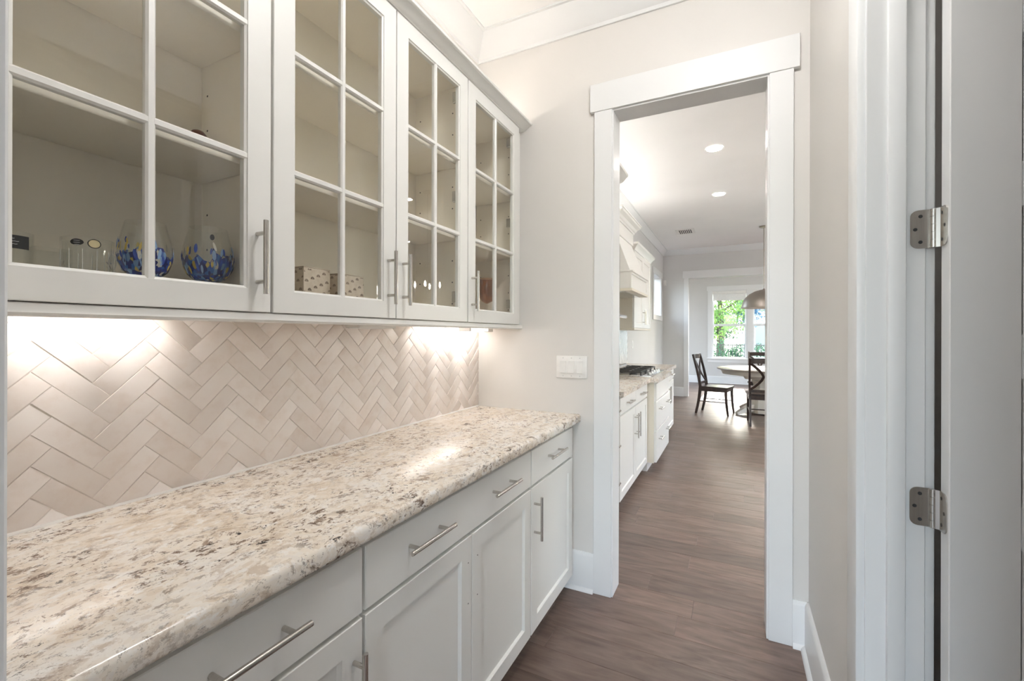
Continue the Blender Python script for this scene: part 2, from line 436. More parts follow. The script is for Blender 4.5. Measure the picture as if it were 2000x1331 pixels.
struct('wall_left_1', MB().box(-1.60, XW, -.05, YE + .05, 0, ZC), M['wall'], 'greige pantry wall behind the cabinets')
wl = MB(); holed(wl, 'x', -1.60, XK, YE + .05, YF + .06, 0, ZK, [(8.98, 9.95, 1.715, 2.56)])
struct('wall_left_2', wl, M['wallk'], 'light grey kitchen wall with small bright window')
we = MB(); holed(we, 'y', YE, YE2, -1.60, XKR + .1, 0, ZK, [(-.565, .150, 0, 2.487)])
struct('wall_far', we, M['wall'], 'greige pantry end wall with cased opening to kitchen')
wr = MB(); holed(wr, 'x', XR, XR2, -.05, YE, 0, ZC, [(.62, 1.374, 0, 2.49)])
struct('wall_right', wr, M['wall'], 'beige pantry wall beside the closet door')
# closet behind the open door
cl = MB(); cl.box(1.45, 1.55, .15, 2.26, 0, ZC); cl.box(XR2, 1.5, .15, .25, 0, ZC)
struct('wall_closet', cl, M['wall'], 'closet walls behind the open door')
# near wall: the camera looks in through its opening
wn = MB(); holed(wn, 'y', -.005, .11, -2.4, 2.4, 0, ZC, [(-.493, .27, 0, 2.49)])
struct('wall_near', wn, M['wall'], 'wall with the opening the pantry is seen through')
# hall behind
hl = MB(); hl.box(-2.5, -2.4, -4.2, .05, 0, ZC); hl.box(2.4, 2.5, -4.2, .05, 0, ZC)
struct('wall_hall_side', hl, M['wall'])
hb = MB(); holed(hb, 'y', -4.3, -4.2, -2.5, 2.5, 0, ZC, [(-1.9, 1.9, .3, 2.6)])
struct('wall_hall_back', hb, M['wall'])

wf = MB(); holed(wf, 'y', YF, YF2, -1.60, XKR + .1, 0, ZK, [(-.885, 2.6, 0, 2.56)])
struct('wall_kitchen_far', wf, M['wallk'], 'light grey kitchen wall around the wide opening to the dining room')
wkr = MB(); holed(wkr, 'x', XKR, XKR + .12, YE2, YF, 0, ZK, [(3.3, 4.9, .8, 2.5), (5.4, 7.0, .8, 2.5), (7.5, 9.1, .8, 2.5)])
struct('wall_kitchen_right', wkr, M['wallk'])
wd = MB(); holed(wd, 'y', YD, YD + .15, -2.4, 4.2, 0, ZC, [(-.545, 1.32, .69, 2.55)])
struct('wall_dining_far', wd, M['wallk'], 'pale grey dining wall with the double hung windows')
ds = MB(); ds.box(-2.5, -2.4, YF2, YD + .15, 0, ZC); holed(ds, 'x', 4.2, 4.3, YF2, YD + .15, 0, ZC, [(11.0, 13.0, .7, 2.5)])
struct('wall_dining_side', ds, M['wallk'])

# ------------------------------------------------------------------ trim
def crown(name, mat, path_pts, prof, label=None):
    """prof: list of (out, z) from wall; path_pts: list of (point xy, outward dir xy mitred)"""
    mb = MB(); rs = []
    for (px, py), (dx, dy) in path_pts:
        rs.append([(px + dx * o, py + dy * o, z) for o, z in prof])
    vs = [[mb.bm.verts.new(p) for p in r] for r in rs]
    for a, b in zip(vs, vs[1:]):
        for i in range(len(a) - 1): mb.bm.faces.new((a[i], a[i + 1], b[i + 1], b[i]))
    for e in (vs[0], vs[-1]): mb.bm.faces.new(e)
    return struct(name, mb, mat, label, ang=30)
cp = [(0, ZC - .13), (.010, ZC - .13), (.012, ZC - .112), (.020, ZC - .106), (.040, ZC - .078), (.066, ZC - .040), (.086, ZC - .022), (.090, ZC - .012), (.102, ZC - .010), (.102, ZC), (0, ZC)]
crown('trim_1', M['trim'], [((XW, .13), (1, 1)), ((XW, YE), (1, -1)), ((XR, YE), (-1, -1)), ((XR, .13), (-1, 1))], cp, 'white crown moulding around the pantry ceiling')
ck = [(o * 1.02, z - ZC + ZK + (0.018 if z == ZC - .13 else 0)) for o, z in cp]
crown('trim_2', M['trim'], [((XK, YE2), (1, 1)), ((XK, YF), (1, -1)), ((XKR, YF), (-1, -1))], ck, 'white crown moulding around the kitchen ceiling')

def casing(mb, y0, y1, xl0, xl1, xr0, xr1, zt, zh, ear=.022, dy=.004):
    """flat casing on a wall facing -Y between y0 (front) and y1: two legs and a deeper header"""
    mb.box(xl0, xl1, y0, y1, 0, zt, .0015); mb.box(xr0, xr1, y0, y1, 0, zt, .0015)
    mb.box(xl0 - ear, xr1 + ear, y0 - dy, y1, zt, zh, .0015)
c1 = MB(); casing(c1, 2.242, YE, -.645, -.554, .139, .229, 2.479, 2.621)
struct('trim_3', c1, M['trim'], 'white flat casing around the opening to the kitchen')
c1 = MB(); c1.box(-.645, -.554, YE2, YE2 + .018, 0, 2.479, .0015); c1.box(.139, .229, YE2, YE2 + .018, 0, 2.479, .0015); c1.box(-.667, .251, YE2, YE2 + .022, 2.479, 2.621, .0015)
struct('trim_4', c1, M['trim'])
j = MB(); j.box(-.566, -.547, 2.250, YE2 + .012, 0, 2.488, .001); j.box(.131, .151, 2.250, YE2 + .012, 0, 2.488, .001); j.box(-.547, .131, 2.250, YE2 + .012, 2.470, 2.488, .001)
struct('trim_5', j, M['trim'], 'white painted jamb lining the opening')
c2 = MB(); casing(c2, YF - .018, YF, -.965, -.872, 2.59, 2.68, 2.551, 2.711, .027)
c2.box(-.886, -.872, YF - .01, YF2 + .01, 0, 2.551); c2.box(2.59, 2.604, YF - .01, YF2 + .01, 0, 2.551); c2.box(-.886, 2.604, YF - .01, YF2 + .01, 2.551, 2.563)
struct('trim_6', c2, M['trim'], 'white casing around the wide opening to the dining room')
# opening the camera stands in: jamb and pantry-side casing
c3 = MB(); c3.box(-.495, -.471, -.01, .116, 0, 2.475, .001); c3.box(-.567, -.476, .11, .128, 0, 2.479, .002); c3.box(.25, .27, -.01, .116, 0, 2.475, .001)
c3.box(-.62, XR, .11, .132, 2.479, 2.621, .002); c3.box(-.471, .25, -.01, .116, 2.475, 2.489)
struct('trim_7', c3, M['trim'], 'blurred white door casing at the left edge')

def baseboard(name, segs, mat='trim', label=None):
    mb = MB()
    for (axis, wall, sgn, a, b) in segs:
        t = .016; pr = [(0, 0), (t, 0), (t, .180), (t - .004, .190), (t - .010, .197), (0, .197)]
        sh = [(t, 0), (t + .016, 0), (t + .015, .007), (t + .010, .013), (t, .017)]
        for p in (pr, sh):
            if axis == 'y': mb.prism([(wall + sgn * o, a, z) for o, z in p], (0, b - a, 0))
            else: mb.prism([(a, wall + sgn * o, z) for o, z in p], (b - a, 0, 0))
    return struct(name, mb, M[mat], label)
baseboard('baseboard_far', [('x', YE, -1, -.80, -.645), ('x', YE, -1, .229, XR)], label='white baseboard on the pantry end wall')
baseboard('baseboard_right', [('y', XR, -1, 1.455, YE), ('y', XR, -1, .13, .53)], label='white baseboard along the beige right wall')
baseboard('baseboard_kitchen_far', [('x', YF, -1, XK, -.965), ('x', YF, -1, 2.68, XKR), ('y', XK, 1, 6.62, YF)], label='white baseboard under the kitchen far wall')
baseboard('baseboard_dining', [('x', YD, -1, -2.4, 4.2)], label='white baseboard below the dining windows')

# ------------------------------------------------------------------ closet doorway and its open six panel door
YJ = 1.354
c4 = MB()
pr = [(0, 0), (.019, 0), (.019, .074), (.016, .086), (.010, .093), (0, .093)]
c4.box(.2705, XR, YJ + .006, YJ + .099, 0, 2.479, .003, 2); c4.box(.2705, XR, .53, .62, 0, 2.479, .003, 2); c4.box(.2665, XR, .508, YJ + .121, 2.479, 2.621, .0015)
struct('trim_8', c4, M['trim'], 'white casing of the closet doorway')
j = MB(); j.box(XR - .001, XR2, YJ, YJ + .021, 0, 2.478, .0015); j.box(XR - .001, XR2, .618, .640, 0, 2.478, .0015); j.box(XR - .001, XR2, .64, YJ, 2.470, 2.489)
j.box(.327, .362, YJ - .012, YJ + .002, 0, 2.470, .004, 2); j.box(.327, .362, .638, .652, 0, 2.470, .003, 2); j.box(.327, .362, .645, YJ - .005, 2.458, 2.472, .003, 2)
struct('trim_9', j, M['trim'], 'white jamb with door stop and hinges')
c5 = MB(); c5.box(XR2, .418, YJ + .006, YJ + .099, 0, 2.479, .003, 2); c5.box(XR2, .418, .53, .62, 0, 2.479, .003, 2)
struct('trim_10', c5, M['trim'])

dr = empty('door_1', (.41, 1.34, 0), 'white six panel closet door standing open at the right edge', kind='structure')
def door_leaf():
    # slab in XZ plane; face towards -Y at y=1.30
    mb = MB(); x0, x1, yf, yb, z0, z1 = .4225, .4225 + .71, 1.298, 1.342, .012, 2.455
    px0, px1 = x0 + .114, x1 - .114
    tops = [2.3235 - .3595 * i for i in range(6)]
    # frame as boxes: stiles and rails, panels recessed with sloped sticking
    mb.box(x0, px0, yf, yb, z0, z1, .002); mb.box(px1, x1, yf, yb, z0, z1, .002)
    zs = [z1] + [v for t in tops for v in (t, t - .268)] + [z0]
    for i in range(0, len(zs), 2): mb.box(px0, px1, yf, yb, zs[i + 1], zs[i])
    return mb, px0, px1, yf, yb, tops
mb, px0, px1, yf, yb, tops = door_leaf(); mb.build('door_frame', M['door'], dr)
for t in tops:
    p = MB(); a, b, c, d = px0, px1, t - .268, t
    def ring(ins, y): return [(a + ins, y, c + ins), (b - ins, y, c + ins), (b - ins, y, d - ins), (a + ins, y, d - ins)]
    p.rings([ring(0, yf), ring(.004, yf + .001), ring(.012, yf + .010), ring(.014, yf + .010)], True, False, True)
    p.rings([ring(0, yb), ring(.012, yb - .010)], True, False, True)
    p.build('door_panel', M['door'], dr)
def rounded_leaf(mb, plane, u0, u1, z0, z1, r, side, th, axis):
    pts = []
    corner = lambda cx, cz, a0: [(cx + r * math.cos(a0 + PI / 2 * k / 5), cz + r * math.sin(a0 + PI / 2 * k / 5)) for k in range(6)]
    if side < 0:  # rounded at u0
        pts = [(u1, z0), (u1, z1)] + corner(u0 + r, z1 - r, PI / 2) + corner(u0 + r, z0 + r, PI)
    else:
        pts = [(u0, z1), (u0, z0)] + corner(u1 - r, z0 + r, -PI / 2) + corner(u1 - r, z1 - r, 0)
    if axis == 'y': mb.prism([(u, plane, z) for u, z in pts], (0, th, 0))
    else: mb.prism([(plane, u, z) for u, z in pts], (th, 0, 0))
for zc in (2.20, 1.581, .936, .28):
    z0, z1 = zc - .0445, zc + .0445
    h = MB(); rounded_leaf(h, YJ - .0022, .3705, .408, z0, z1, .015, -1, .002, 'y'); rounded_leaf(h, .4203, 1.306, 1.345, z0, z1, .015, -1, .0022, 'x')
    h.prism([(.4105, YJ - .010, z0), (.4105, YJ - .006, z0), (.4215, 1.343, z0), (.4203, 1.340, z0)], (0, 0, z1 - z0))
    ho = h.build('hinge', M['steel'], dr)
    kn = MB()
    for i in range(5): kn.tube([(.4105, YJ - .006, z0 + i * .0178 + .0004), (.4105, YJ - .006, z0 + (i + 1) * .0178 - .0004)], .0062, 14)
    kn.build('hinge_knuckle', M['steel'], ho)
    sc = MB()
    for (sx, sz) in ((.3890, .030), (.3795, 0), (.3890, -.030)): sc.lathe([(.0042, 0), (.0030, .0006), (.0012, .0002)], (0, 0, 0), 10) if 0 else sc.disc((sx, YJ - .0026, zc + sz), .0040, (0, -1, 0), 12)
    for (sy, sz) in ((1.331, .030), (1.317, 0), (1.331, -.030)): sc.disc((.4199, sy, zc + sz), .0040, (-1, 0, 0), 12)
    sc.build('hinge_screw', M['iron'], ho)

# ------------------------------------------------------------------ cabinets of the pantry
def rect(x, y0, y1, z0, z1, i=0.0): return [(x, y0 + i, z0 + i), (x, y1 - i, z0 + i), (x, y1 - i, z1 - i), (x, y0 + i, z1 - i)]
def shaker(x, y0, y1, z0, z1, th=.020, st=.058, rec=.009, ch=.007):
    mb = MB(); q = lambda xx, i: rect(xx, y0, y1, z0, z1, i)
    mb.rings([q(x - th, 0), q(x - .0015, 0), q(x, .0015), q(x, st), q(x - .003, st + .001), q(x - rec, st + ch), q(x - rec, st + ch + .0005)]); return mb
def slab(x, y0, y1, z0, z1, th=.020):
    mb = MB(); q = lambda xx, i: rect(xx, y0, y1, z0, z1, i)
    mb.rings([q(x - th, 0), q(x - .002, 0), q(x, .002)]); return mb
def pull(x, c, length, axis, parent, name='handle', r=.006, off=.034, sp=.66):
    """bar pull proud of a front at x; c=(y,z) centre"""
    mb = MB(); y, z = c; h = length / 2; xb = x + off
    if axis == 'y':
        mb.tube([(xb, y - h, z), (xb, y + h, z)], r, 14)
        for s in (-1, 1): mb.tube([(x, y + s * h * sp, z), (xb, y + s * h * sp, z)], r * .85, 12)
    else:
        mb.tube([(xb, y, z - h), (xb, y, z + h)], r, 14)
        for s in (-1, 1): mb.tube([(x, y, z + s * h * sp), (xb, y, z + s * h * sp)], r * .85, 12)
    return mb.build(name, M['steel'], parent)

XD = -.745; XF = -.766  # base fronts
def base_cab(label, y0, y1, fronts, frame_to=None):
    r = empty('base_cabinet', (-1.05, (y0 + y1) / 2, 0), label, 'cabinet')
    b = MB(); b.box(XB + .002, XF, y0 + .001, (frame_to or y1) - .001, .088, .873); b.build('body', M['cab'], r)
    t = MB(); t.box(XB + .02, -.825, y0 + .001, (frame_to or y1) - .001, .0, .088); t.build('toe_kick', M['cab'], r)
    for f in fronts:
        if f[0] == 'drawer':
            o = slab(XD, *f[1:5]).build('drawer', M['cab'], r)
            for hy in f[5]: pull(XD, (hy, (f[3] + f[4]) / 2 + .008), .195, 'y', o)
        else:
            o = shaker(XD, *f[1:5]).build('door', M['cab'], r)
            if f[5]: pull(XD, f[5], .18, 'z', o)
            if len(f) > 6:
                hm = MB()
                for hy, hz in f[6]: hm.disc((XD + .0004, hy, hz), .0024, (1, 0, 0), 10)
                hm.build('screw_hole', M['dark'], o)
    return r
base_cab('white base cabinet at the near end, one drawer above a door', .215, .7525, [('drawer', .222, .7475, .7075, .853, (.487,)), ('door', .222, .7475, .088, .696, (.722, .552))])
base_cab('white double base cabinet in the middle with one wide drawer and two pulls', .7525, 1.680, [('drawer', .7565, 1.6755, .7075, .853, (.975, 1.418)),
    ('door', .7565, 1.2135, .088, .696, None, ((1.193, .615), (1.193, .487))), ('door', 1.2175, 1.6755, .088, .696, None, ((1.249, .615), (1.249, .487)))])
base_cab('white narrow base cabinet at the far end beside the kitchen opening', 1.680, 2.215, [('drawer', 1.6845, 2.205, .7075, .853, (1.932,)), ('door', 1.6845, 2.205, .088, .696, (1.712, .566))], YE)

ct = MB()
pf = [(XB + .001, .874), (-.724, .874), (-.7205, .8765), (-.7195, .882), (-.7195, .902), (-.7225, .910), (-.729, .914), (XB + .001, .914)]
ct.prism([(x, .135, z) for x, z in pf], (0, YE - .136, 0))
tag(ct.build('countertop', M['granite'], ang=60), 'long speckled cream and brown granite countertop on white base cabinets', 'countertop')

# ---- upper cabinets
XG = -1.055; UB = 1.400; UT = 2.455
GZ = [(1.447, 1.757), (1.776, 2.080), (2.099, 2.405)]
def glass_door(y0, y1, parent, handle, hinge_y):
    z0, z1 = 1.388, 2.4665; st = .0605
    mb = MB(); q = lambda xx, i: [(xx, y0 + i, z0 + i * (.057 / .0605) if i > .01 else z0 + i), (xx, y1 - i, z0 + i * (.057 / .0605) if i > .01 else z0 + i), (xx, y1 - i, z1 - i), (xx, y0 + i, z1 - i)]
    x = XG; th = .021
    mb.rings([q(x, st), q(x, .0015), q(x - .0015, 0), q(x - th, 0), q(x - th, st + .006), q(x - .006, st + .006), q(x - .003, st + .001)], loop=True)
    d = mb.build('door', M['cab'], parent)
    gy0, gy1 = y0 + st, y1 - st; ym = (gy0 + gy1) / 2; mw = .009
    v = MB(); v.prism([(x - .017, ym - mw, 1.44), (x - .006, ym - mw, 1.44), (x - .0015, ym - mw + .004, 1.44), (x - .0015, ym + mw - .004, 1.44), (x - .006, ym + mw, 1.44), (x - .017, ym + mw, 1.44)], (0, 0, .97))
    v.build('muntin', M['cab'], d)
    for zc in ((GZ[0][1] + GZ[1][0]) / 2, (GZ[1][1] + GZ[2][0]) / 2):
        for a, b in ((gy0, ym - mw + .0035), (ym + mw - .0035, gy1)):
            m = MB(); m.prism([(x - .0168, a, zc - mw), (x - .006, a, zc - mw), (x - .0017, a, zc - mw + .004), (x - .0017, a, zc + mw - .004), (x - .006, a, zc + mw), (x - .0168, a, zc + mw)], (0, b - a, 0))
            m.build('muntin', M['cab'], d)
    for za, zb in GZ:
        for a, b in ((gy0, ym - mw), (ym + mw, gy1)):
            g = MB(); g.poly(rect(x - .013, a - .004, b + .004, za - .004, zb + .004)); g.build('glass_pane', M['glass'], d, ang=0)
    pull(XG, handle, .180, 'z', d)
    hm = MB()
    for hz in (1.50, 1.945, 2.385):
        s = 1 if hinge_y > (y0 + y1) / 2 else -1
        hm.box(x - th - .045, x - th - .002, min(hinge_y, hinge_y - s * .014), max(hinge_y, hinge_y - s * .014), hz - .024, hz + .024, .002)
    hm.build('cup_hinge', M['steel2'], d)
    return d
def upper_cab(label, y0, y1, doors, shelves=(1.760, 2.084), fy1=None):
    r = empty('glass_front_cabinet', (-1.2, (y0 + y1) / 2, UB), label, 'cabinet')
    xf = XG - .022; t = .016
    s = MB(); s.box(XB + .001, xf, y0 + .0005, y0 + t, 1.386, UT); s.build('side_panel', M['cabin'], r)
    s = MB(); s.box(XB + .001, xf, y1 - t, y1 - .0005, 1.386, UT)
    s.use(M['cabin']); s.build('side_panel', None, r)
    s = MB(); s.box(XB + .001, XB + .008, y0 + t, y1 - t, 1.386, UT); s.build('back_panel', M['cabin'], r)
    s = MB(); s.box(XB + .008, xf, y0 + t, y1 - t, 1.386, UB); s.build('bottom_panel', M['cabin'], r)
    s = MB(); s.box(XB + .008, xf, y0 + t, y1 - t, UT - .02, UT); s.build('top_panel', M['cabin'], r)
    for z in shelves:
        s = MB(); s.box(XB + .009, xf - .012, y0 + t + .001, y1 - t - .001, z - .009, z + .010, .001); s.build('shelf', M['cabin'], r)
    if fy1:
        s = MB(); s.box(xf - .018, xf, y1 - .03, fy1, 1.3865, 2.462); s.build('filler_strip', M['cab'], r)
    pm = MB()
    for yy, s in ((y0 + t + .0005, 1), (y1 - t - .0005, -1)):
        for xx in (XB + .035, xf - .05):
            for i in range(9):
                for zb in (1.47, 1.80, 2.13):
                    if i % 3 == 0: pm.disc((xx, yy, zb + i * .032), .0032, (0, s, 0), 8)
    pm.build('pin_hole', M['dark'], r)
    for d in doors: glass_door(*d[:2], r, *d[2:])
    return r
upper_cab('glass front wall cabinet at the near end holding blue goblets', .200, .745, [(.2225, .7415, (.705, 1.521), .24)])
upper_cab('double glass front wall cabinet in the middle holding patterned boxes', .745, 1.681, [(.7485, 1.2105, (1.172, 1.525), .775), (1.2145, 1.6775, (1.2475, 1.525), 1.665)])
upper_cab('glass front wall cabinet at the far end holding an amber goblet', 1.681, 2.235, [(1.6845, 2.203, (1.713, 1.527), 2.19)], fy1=YE)
lr = MB(); pl = [(-1.088, 1.386), (-1.088, 1.364), (-1.070, 1.362), (-1.061, 1.364), (-1.058, 1.369), (-1.060, 1.374), (-1.0585, 1.384), (-1.061, 1.386)]
lr.prism([(x, .140, z) for x, z in pl], (0, YE - .141, 0)); tag(lr.build('light_rail', M['cab']), 'white light rail moulding under the glass front cabinets', 'moulding')
cw = MB(); pc = [(-1.080, 2.4675), (-1.056, 2.4675), (-1.051, 2.4675), (-1.049, 2.4705), (-1.042, 2.4715), (-1.036, 2.4745), (-1.024, 2.4835), (-1.015, 2.4885), (-1.013, 2.4905), (-1.006, 2.4915), (-1.003, 2.4935), (-1.003, 2.503), (-1.080, 2.503)]
cw.prism([(x, .140, z) for x, z in pc], (0, YE - .141, 0)); tag(cw.build('cabinet_crown', M['cab'], ang=20), 'white crown moulding topping the glass front cabinets', 'moulding')

# ---- herringbone backsplash
bs = empty('backsplash', (XB, 1.2, .914), 'blush glazed herringbone tile backsplash above the granite', 'backsplash')
MB().box(XW + .0005, XB - .0018, .135, YE - .0005, .90, 1.386).build('grout', M['grout'], bs)
MB().prism([(XB - .004, .135, .9142), (XB + .006, .135, .9142), (XB + .004, .135, .9172), (XB, .135, .9195), (XB - .004, .135, .9195)], (0, YE - .136, 0)).build('caulk_line', M['caulk'], bs)
aY = .04856 / math.sqrt(2); aZ = .04759 / math.sqrt(2)
def clip(poly, f):
    out = []
    for i in range(len(poly)):
        a, b = poly[i], poly[(i + 1) % len(poly)]; fa, fb = f(a), f(b)
        if fa >= 0: out.append(a)
        if (fa >= 0) != (fb >= 0): t = fa / (fa - fb); out.append((a[0] + (b[0] - a[0]) * t, a[1] + (b[1] - a[1]) * t))
    return out
def wallpt(u, v): return (.530 + (u - v) * aY, 1.184 + (u + v) * aZ)
rt = random.Random(3)
for i in range(-60, 60):
    for k in range(-16, 16):
        bx, by = i + 3 * k, i - 3 * k
        for (u0, u1, v0, v1) in ((bx, bx + 3, by, by + 1), (bx + 3, bx + 4, by - 2, by + 1)):
            g = .0125
            P = [wallpt(u0 + g, v0 + g), wallpt(u1 - g, v0 + g), wallpt(u1 - g, v1 - g), wallpt(u0 + g, v1 - g)]
            if max(p[0] for p in P) < .15 or min(p[0] for p in P) > YE or max(p[1] for p in P) < .92 or min(p[1] for p in P) > 1.385: continue
            for f in (lambda p: p[0] - .137, lambda p: YE - .002 - p[0], lambda p: p[1] - .9165, lambda p: 1.3845 - p[1]): P = clip(P, f)
            if len(P) < 3: continue
            A = abs(sum(P[q][0] * P[(q + 1) % len(P)][1] - P[(q + 1) % len(P)][0] * P[q][1] for q in range(len(P)))) / 2
            if A < 4e-5: continue
            cy = sum(p[0] for p in P) / len(P); cz = sum(p[1] for p in P) / len(P)
            ty, tz, dz = rt.gauss(0, .006), rt.gauss(0, .006), rt.uniform(-.0007, .0007)
            h = lambda p: XB + dz + (p[0] - cy) * ty + (p[1] - cz) * tz
            mb = MB()
            def sh(q, d):  # shrink towards centre by about d
                L = math.hypot(q[0] - cy, q[1] - cz) or 1; s = max(0, 1 - d / L); return (cy + (q[0] - cy) * s, cz + (q[1] - cz) * s)
            r0 = [(XB - .006, p[0], p[1]) for p in P]; r1 = [(h(p) - .0014, p[0], p[1]) for p in P]
            r2 = [(h(p), *sh(p, .0025)) for p in P]
            mb.rings([r0, r1, r2], True, False, True); mb.build('tile', M['tile'], bs, ang=50)

# ---- under cabinet lights
M['lens2'] = glow('side_lens', (1, .96, .92), 1.2)
def ucl(y0, y1, z0, label, lit=True, side=False):
    o = empty('under_cabinet_light', (-1.24, (y0 + y1) / 2, z0), label, 'light')
    MB().box(-1.275, -1.205, y0, y1, z0 + .002, 1.3855, .002).build('housing', M['plastic'], o)
    m = M['strip'] if lit else M['plastic']
    MB().prism([(-1.276, y0 + .006, z0 + .003), (-1.262, y0 + .006, z0 - .0005), (-1.262, y0 + .006, z0 + .004), (-1.274, y0 + .006, 1.384), (-1.276, y0 + .006, 1.384)], (0, y1 - y0 - .012, 0)).build('diffuser', m, o)
    if side: MB().box(-1.2052, -1.2035, y0 + .012, y1 - .06, z0 + .005, 1.380, .0005).build('lens', M['lens2'], o)
ucl(.33, .62, 1.372, 'flat lit under cabinet light near the left end')
ucl(1.19, 1.385, 1.354, 'white unlit under cabinet light in the middle of the rail', False)
ucl(1.68, 1.90, 1.372, 'flat lit under cabinet light beside the last white one')
ucl(1.94, 2.185, 1.346, 'white boxy under cabinet light next to the end wall', side=True)

# ---- light switch
sw = empty('light_switch', (-.769, YE, 1.162), 'white three gang rocker switch plate on the end wall', 'switch')
MB().box(-.855, -.684, YE - .0075, YE - .0002, 1.103, 1.2205, .003, 2).build('plate', M['plastic'], sw)
for i in range(3):
    cx = -.8155 + i * .0465
    MB().box(cx - .0175, cx + .0175, YE - .009, YE - .007, 1.128, 1.196, .0006).build('bezel', M['plastic'], sw)
    p = MB(); p.prism([(cx - .0155, YE - .0085, 1.131), (cx - .0155, YE - .0148, 1.131), (cx - .0155, YE - .0102, 1.162), (cx - .0155, YE - .0116, 1.193), (cx - .0155, YE - .0085, 1.193)], (.031, 0, 0)); p.build('rocker', M['plastic'], sw)
    q = MB(); q.disc((cx, YE - .0078, 1.209), .0028, (0, -1, 0), 10); q.disc((cx, YE - .0078, 1.1145), .0028, (0, -1, 0), 10); q.build('screw', M['silver'], sw)

# ------------------------------------------------------------------ things inside the glass cabinets
def hollow(prof_out, wall, base):
    """closed lathe profile for a vessel: outer wall up, inner wall down"""
    inner = [(max(r - wall, .0008), z) for r, z in prof_out if z > base]
    return prof_out + inner[::-1]
def bowl_glass(cx, cy, s, label, sticker_ang=None, seed=0):
    r = empty('goblet', (cx, cy, UB), label, 'goblet', None)
    z = UB + .0005
    bowl = [(.010, .062), (.030, .067), (.044, .080), (.0525, .100), (.0555, .122), (.053, .150), (.046, .178), (.041, .200)]
    bowl = [(a * s, z + b * s) for a, b in bowl]
    inner = [(a - .0016, b + (.002 if i < 2 else 0)) for i, (a, b) in enumerate(bowl)][::-1]
    MB().lathe(bowl + inner, (cx, cy, 0), 40).build('bowl', M['wine'], r)
    MB().lathe([(.036 * s, z), (.036 * s, z + .002), (.012 * s, z + .006), (.0055 * s, z + .014), (.005 * s, z + .045 * s), (.010 * s, z + .061 * s)], (cx, cy, 0), 28).build('stem', M['wine'], r)
    # fused colour layer: ragged upper edge, raised chips
    rg = random.Random(seed); mb = MB(); n = 56; rows = [(bowl[i][0] + .0004, bowl[i][1]) for i in range(6)]
    def rad(zz):
        for (a, b), (c, d) in zip(bowl, bowl[1:]):
            if b <= zz <= d: return a + (c - a) * (zz - b) / (d - b) + .0005
        return bowl[-1][0]
    tops = [bowl[4][1] + rg.uniform(-.014, .014) * s for _ in range(n // 2)]
    rs = []
    for lv in range(9):
        ring = []
        for q in range(n):
            t = tops[q // 2] if q % 2 == 0 else (tops[q // 2] + tops[(q // 2 + 1) % (n // 2)]) / 2
            zz = bowl[0][1] + .0008 + (t - bowl[0][1]) * lv / 8; a = 2 * PI * q / n; rr = rad(zz); ring.append((cx + rr * math.cos(a), cy + rr * math.sin(a), zz))
        rs.append(ring)
    mb.rings(rs, True, False, False); mb.build('colour_band', M['blue'], r, ang=80)
    ch = MB()
    for _ in range(64):
        a = rg.uniform(0, 2 * PI); zz = bowl[3][1] + rg.uniform(-.018, .050) * s; rr = rad(zz) + .0004; L = rg.uniform(.007, .014) * s; W = L * rg.uniform(.22, .36)
        ch.use([M['chip1'], M['chip2'], M['chip3'], M['chip4']][rg.choice([0, 0, 0, 1, 1, 2, 3])])
        ta = rg.uniform(-.25, .25)
        ring = []
        for k in range(10):
            u = math.cos(2 * PI * k / 10) * W; v = math.sin(2 * PI * k / 10) * L; uu = u + v * ta; zz2 = min(max(zz + v, bowl[1][1]), bowl[6][1]); r2 = rad(zz2) + .0009
            ring.append((cx + r2 * math.cos(a + uu / rr), cy + r2 * math.sin(a + uu / rr), zz2))
        ch.poly(ring)
    ch.build('chip', None, r, ang=0)
    if sticker_ang is not None:
        st = MB(); zz = UB + .172 * s; rr = rad(zz) + .0012; ring = []
        for k in range(14):
            u = math.cos(2 * PI * k / 14) * .005; v = math.sin(2 * PI * k / 14) * .0075; ring.append((cx + rr * math.cos(sticker_ang + u / rr), cy + rr * math.sin(sticker_ang + u / rr), zz + v))
        st.poly(ring); st.build('sticker', M['black'], r, ang=0)
    return r
M['chip1'] = simple('chip_blue', (.03, .08, .42), 0.12); M['chip2'] = simple('chip_pale', (.30, .45, .70), 0.12)
M['chip3'] = simple('chip_white', (.80, .78, .70), 0.12); M['chip4'] = simple('chip_yellow', (.66, .50, .13), 0.12)
bowl_glass(-1.18, .528, .90, 'large blue flecked goblet behind the white muntin', None, 2)
bowl_glass(-1.20, .672, 1.0, 'blue flecked goblet with a small dark sticker, nearest the door pull', -.35, 5)

def oval(mb, c, r, ang, zc, hw, hh, n=20):
    mb.poly([(c[0] + r * math.cos(ang + math.cos(2 * PI * k / n) * hw / r), c[1] + r * math.sin(ang + math.cos(2 * PI * k / n) * hw / r), zc + math.sin(2 * PI * k / n) * hh) for k in range(n)])
def text_on(txt, size, c, r, ang, z, mat, name, parent):
    cu = bpy.data.curves.new(name, 'FONT'); cu.body = txt; cu.size = size; cu.align_x = 'CENTER'; cu.align_y = 'CENTER'; cu.extrude = .0001; cu.materials.append(mat)
    o = bpy.data.objects.new(name, cu); COL.objects.link(o)
    n = Vector((math.cos(ang), math.sin(ang), 0)); t = Vector((-n.y, n.x, 0))
    mw = Matrix(((t.x, 0, n.x, c[0] + n.x * r), (t.y, 0, n.y, c[1] + n.y * r), (0, 1, 0, z), (0, 0, 0, 1)))
    o.parent = parent
    if parent.type == 'EMPTY': o.matrix_parent_inverse = Matrix.Translation(-parent.location)
    o.matrix_basis = mw
    return o
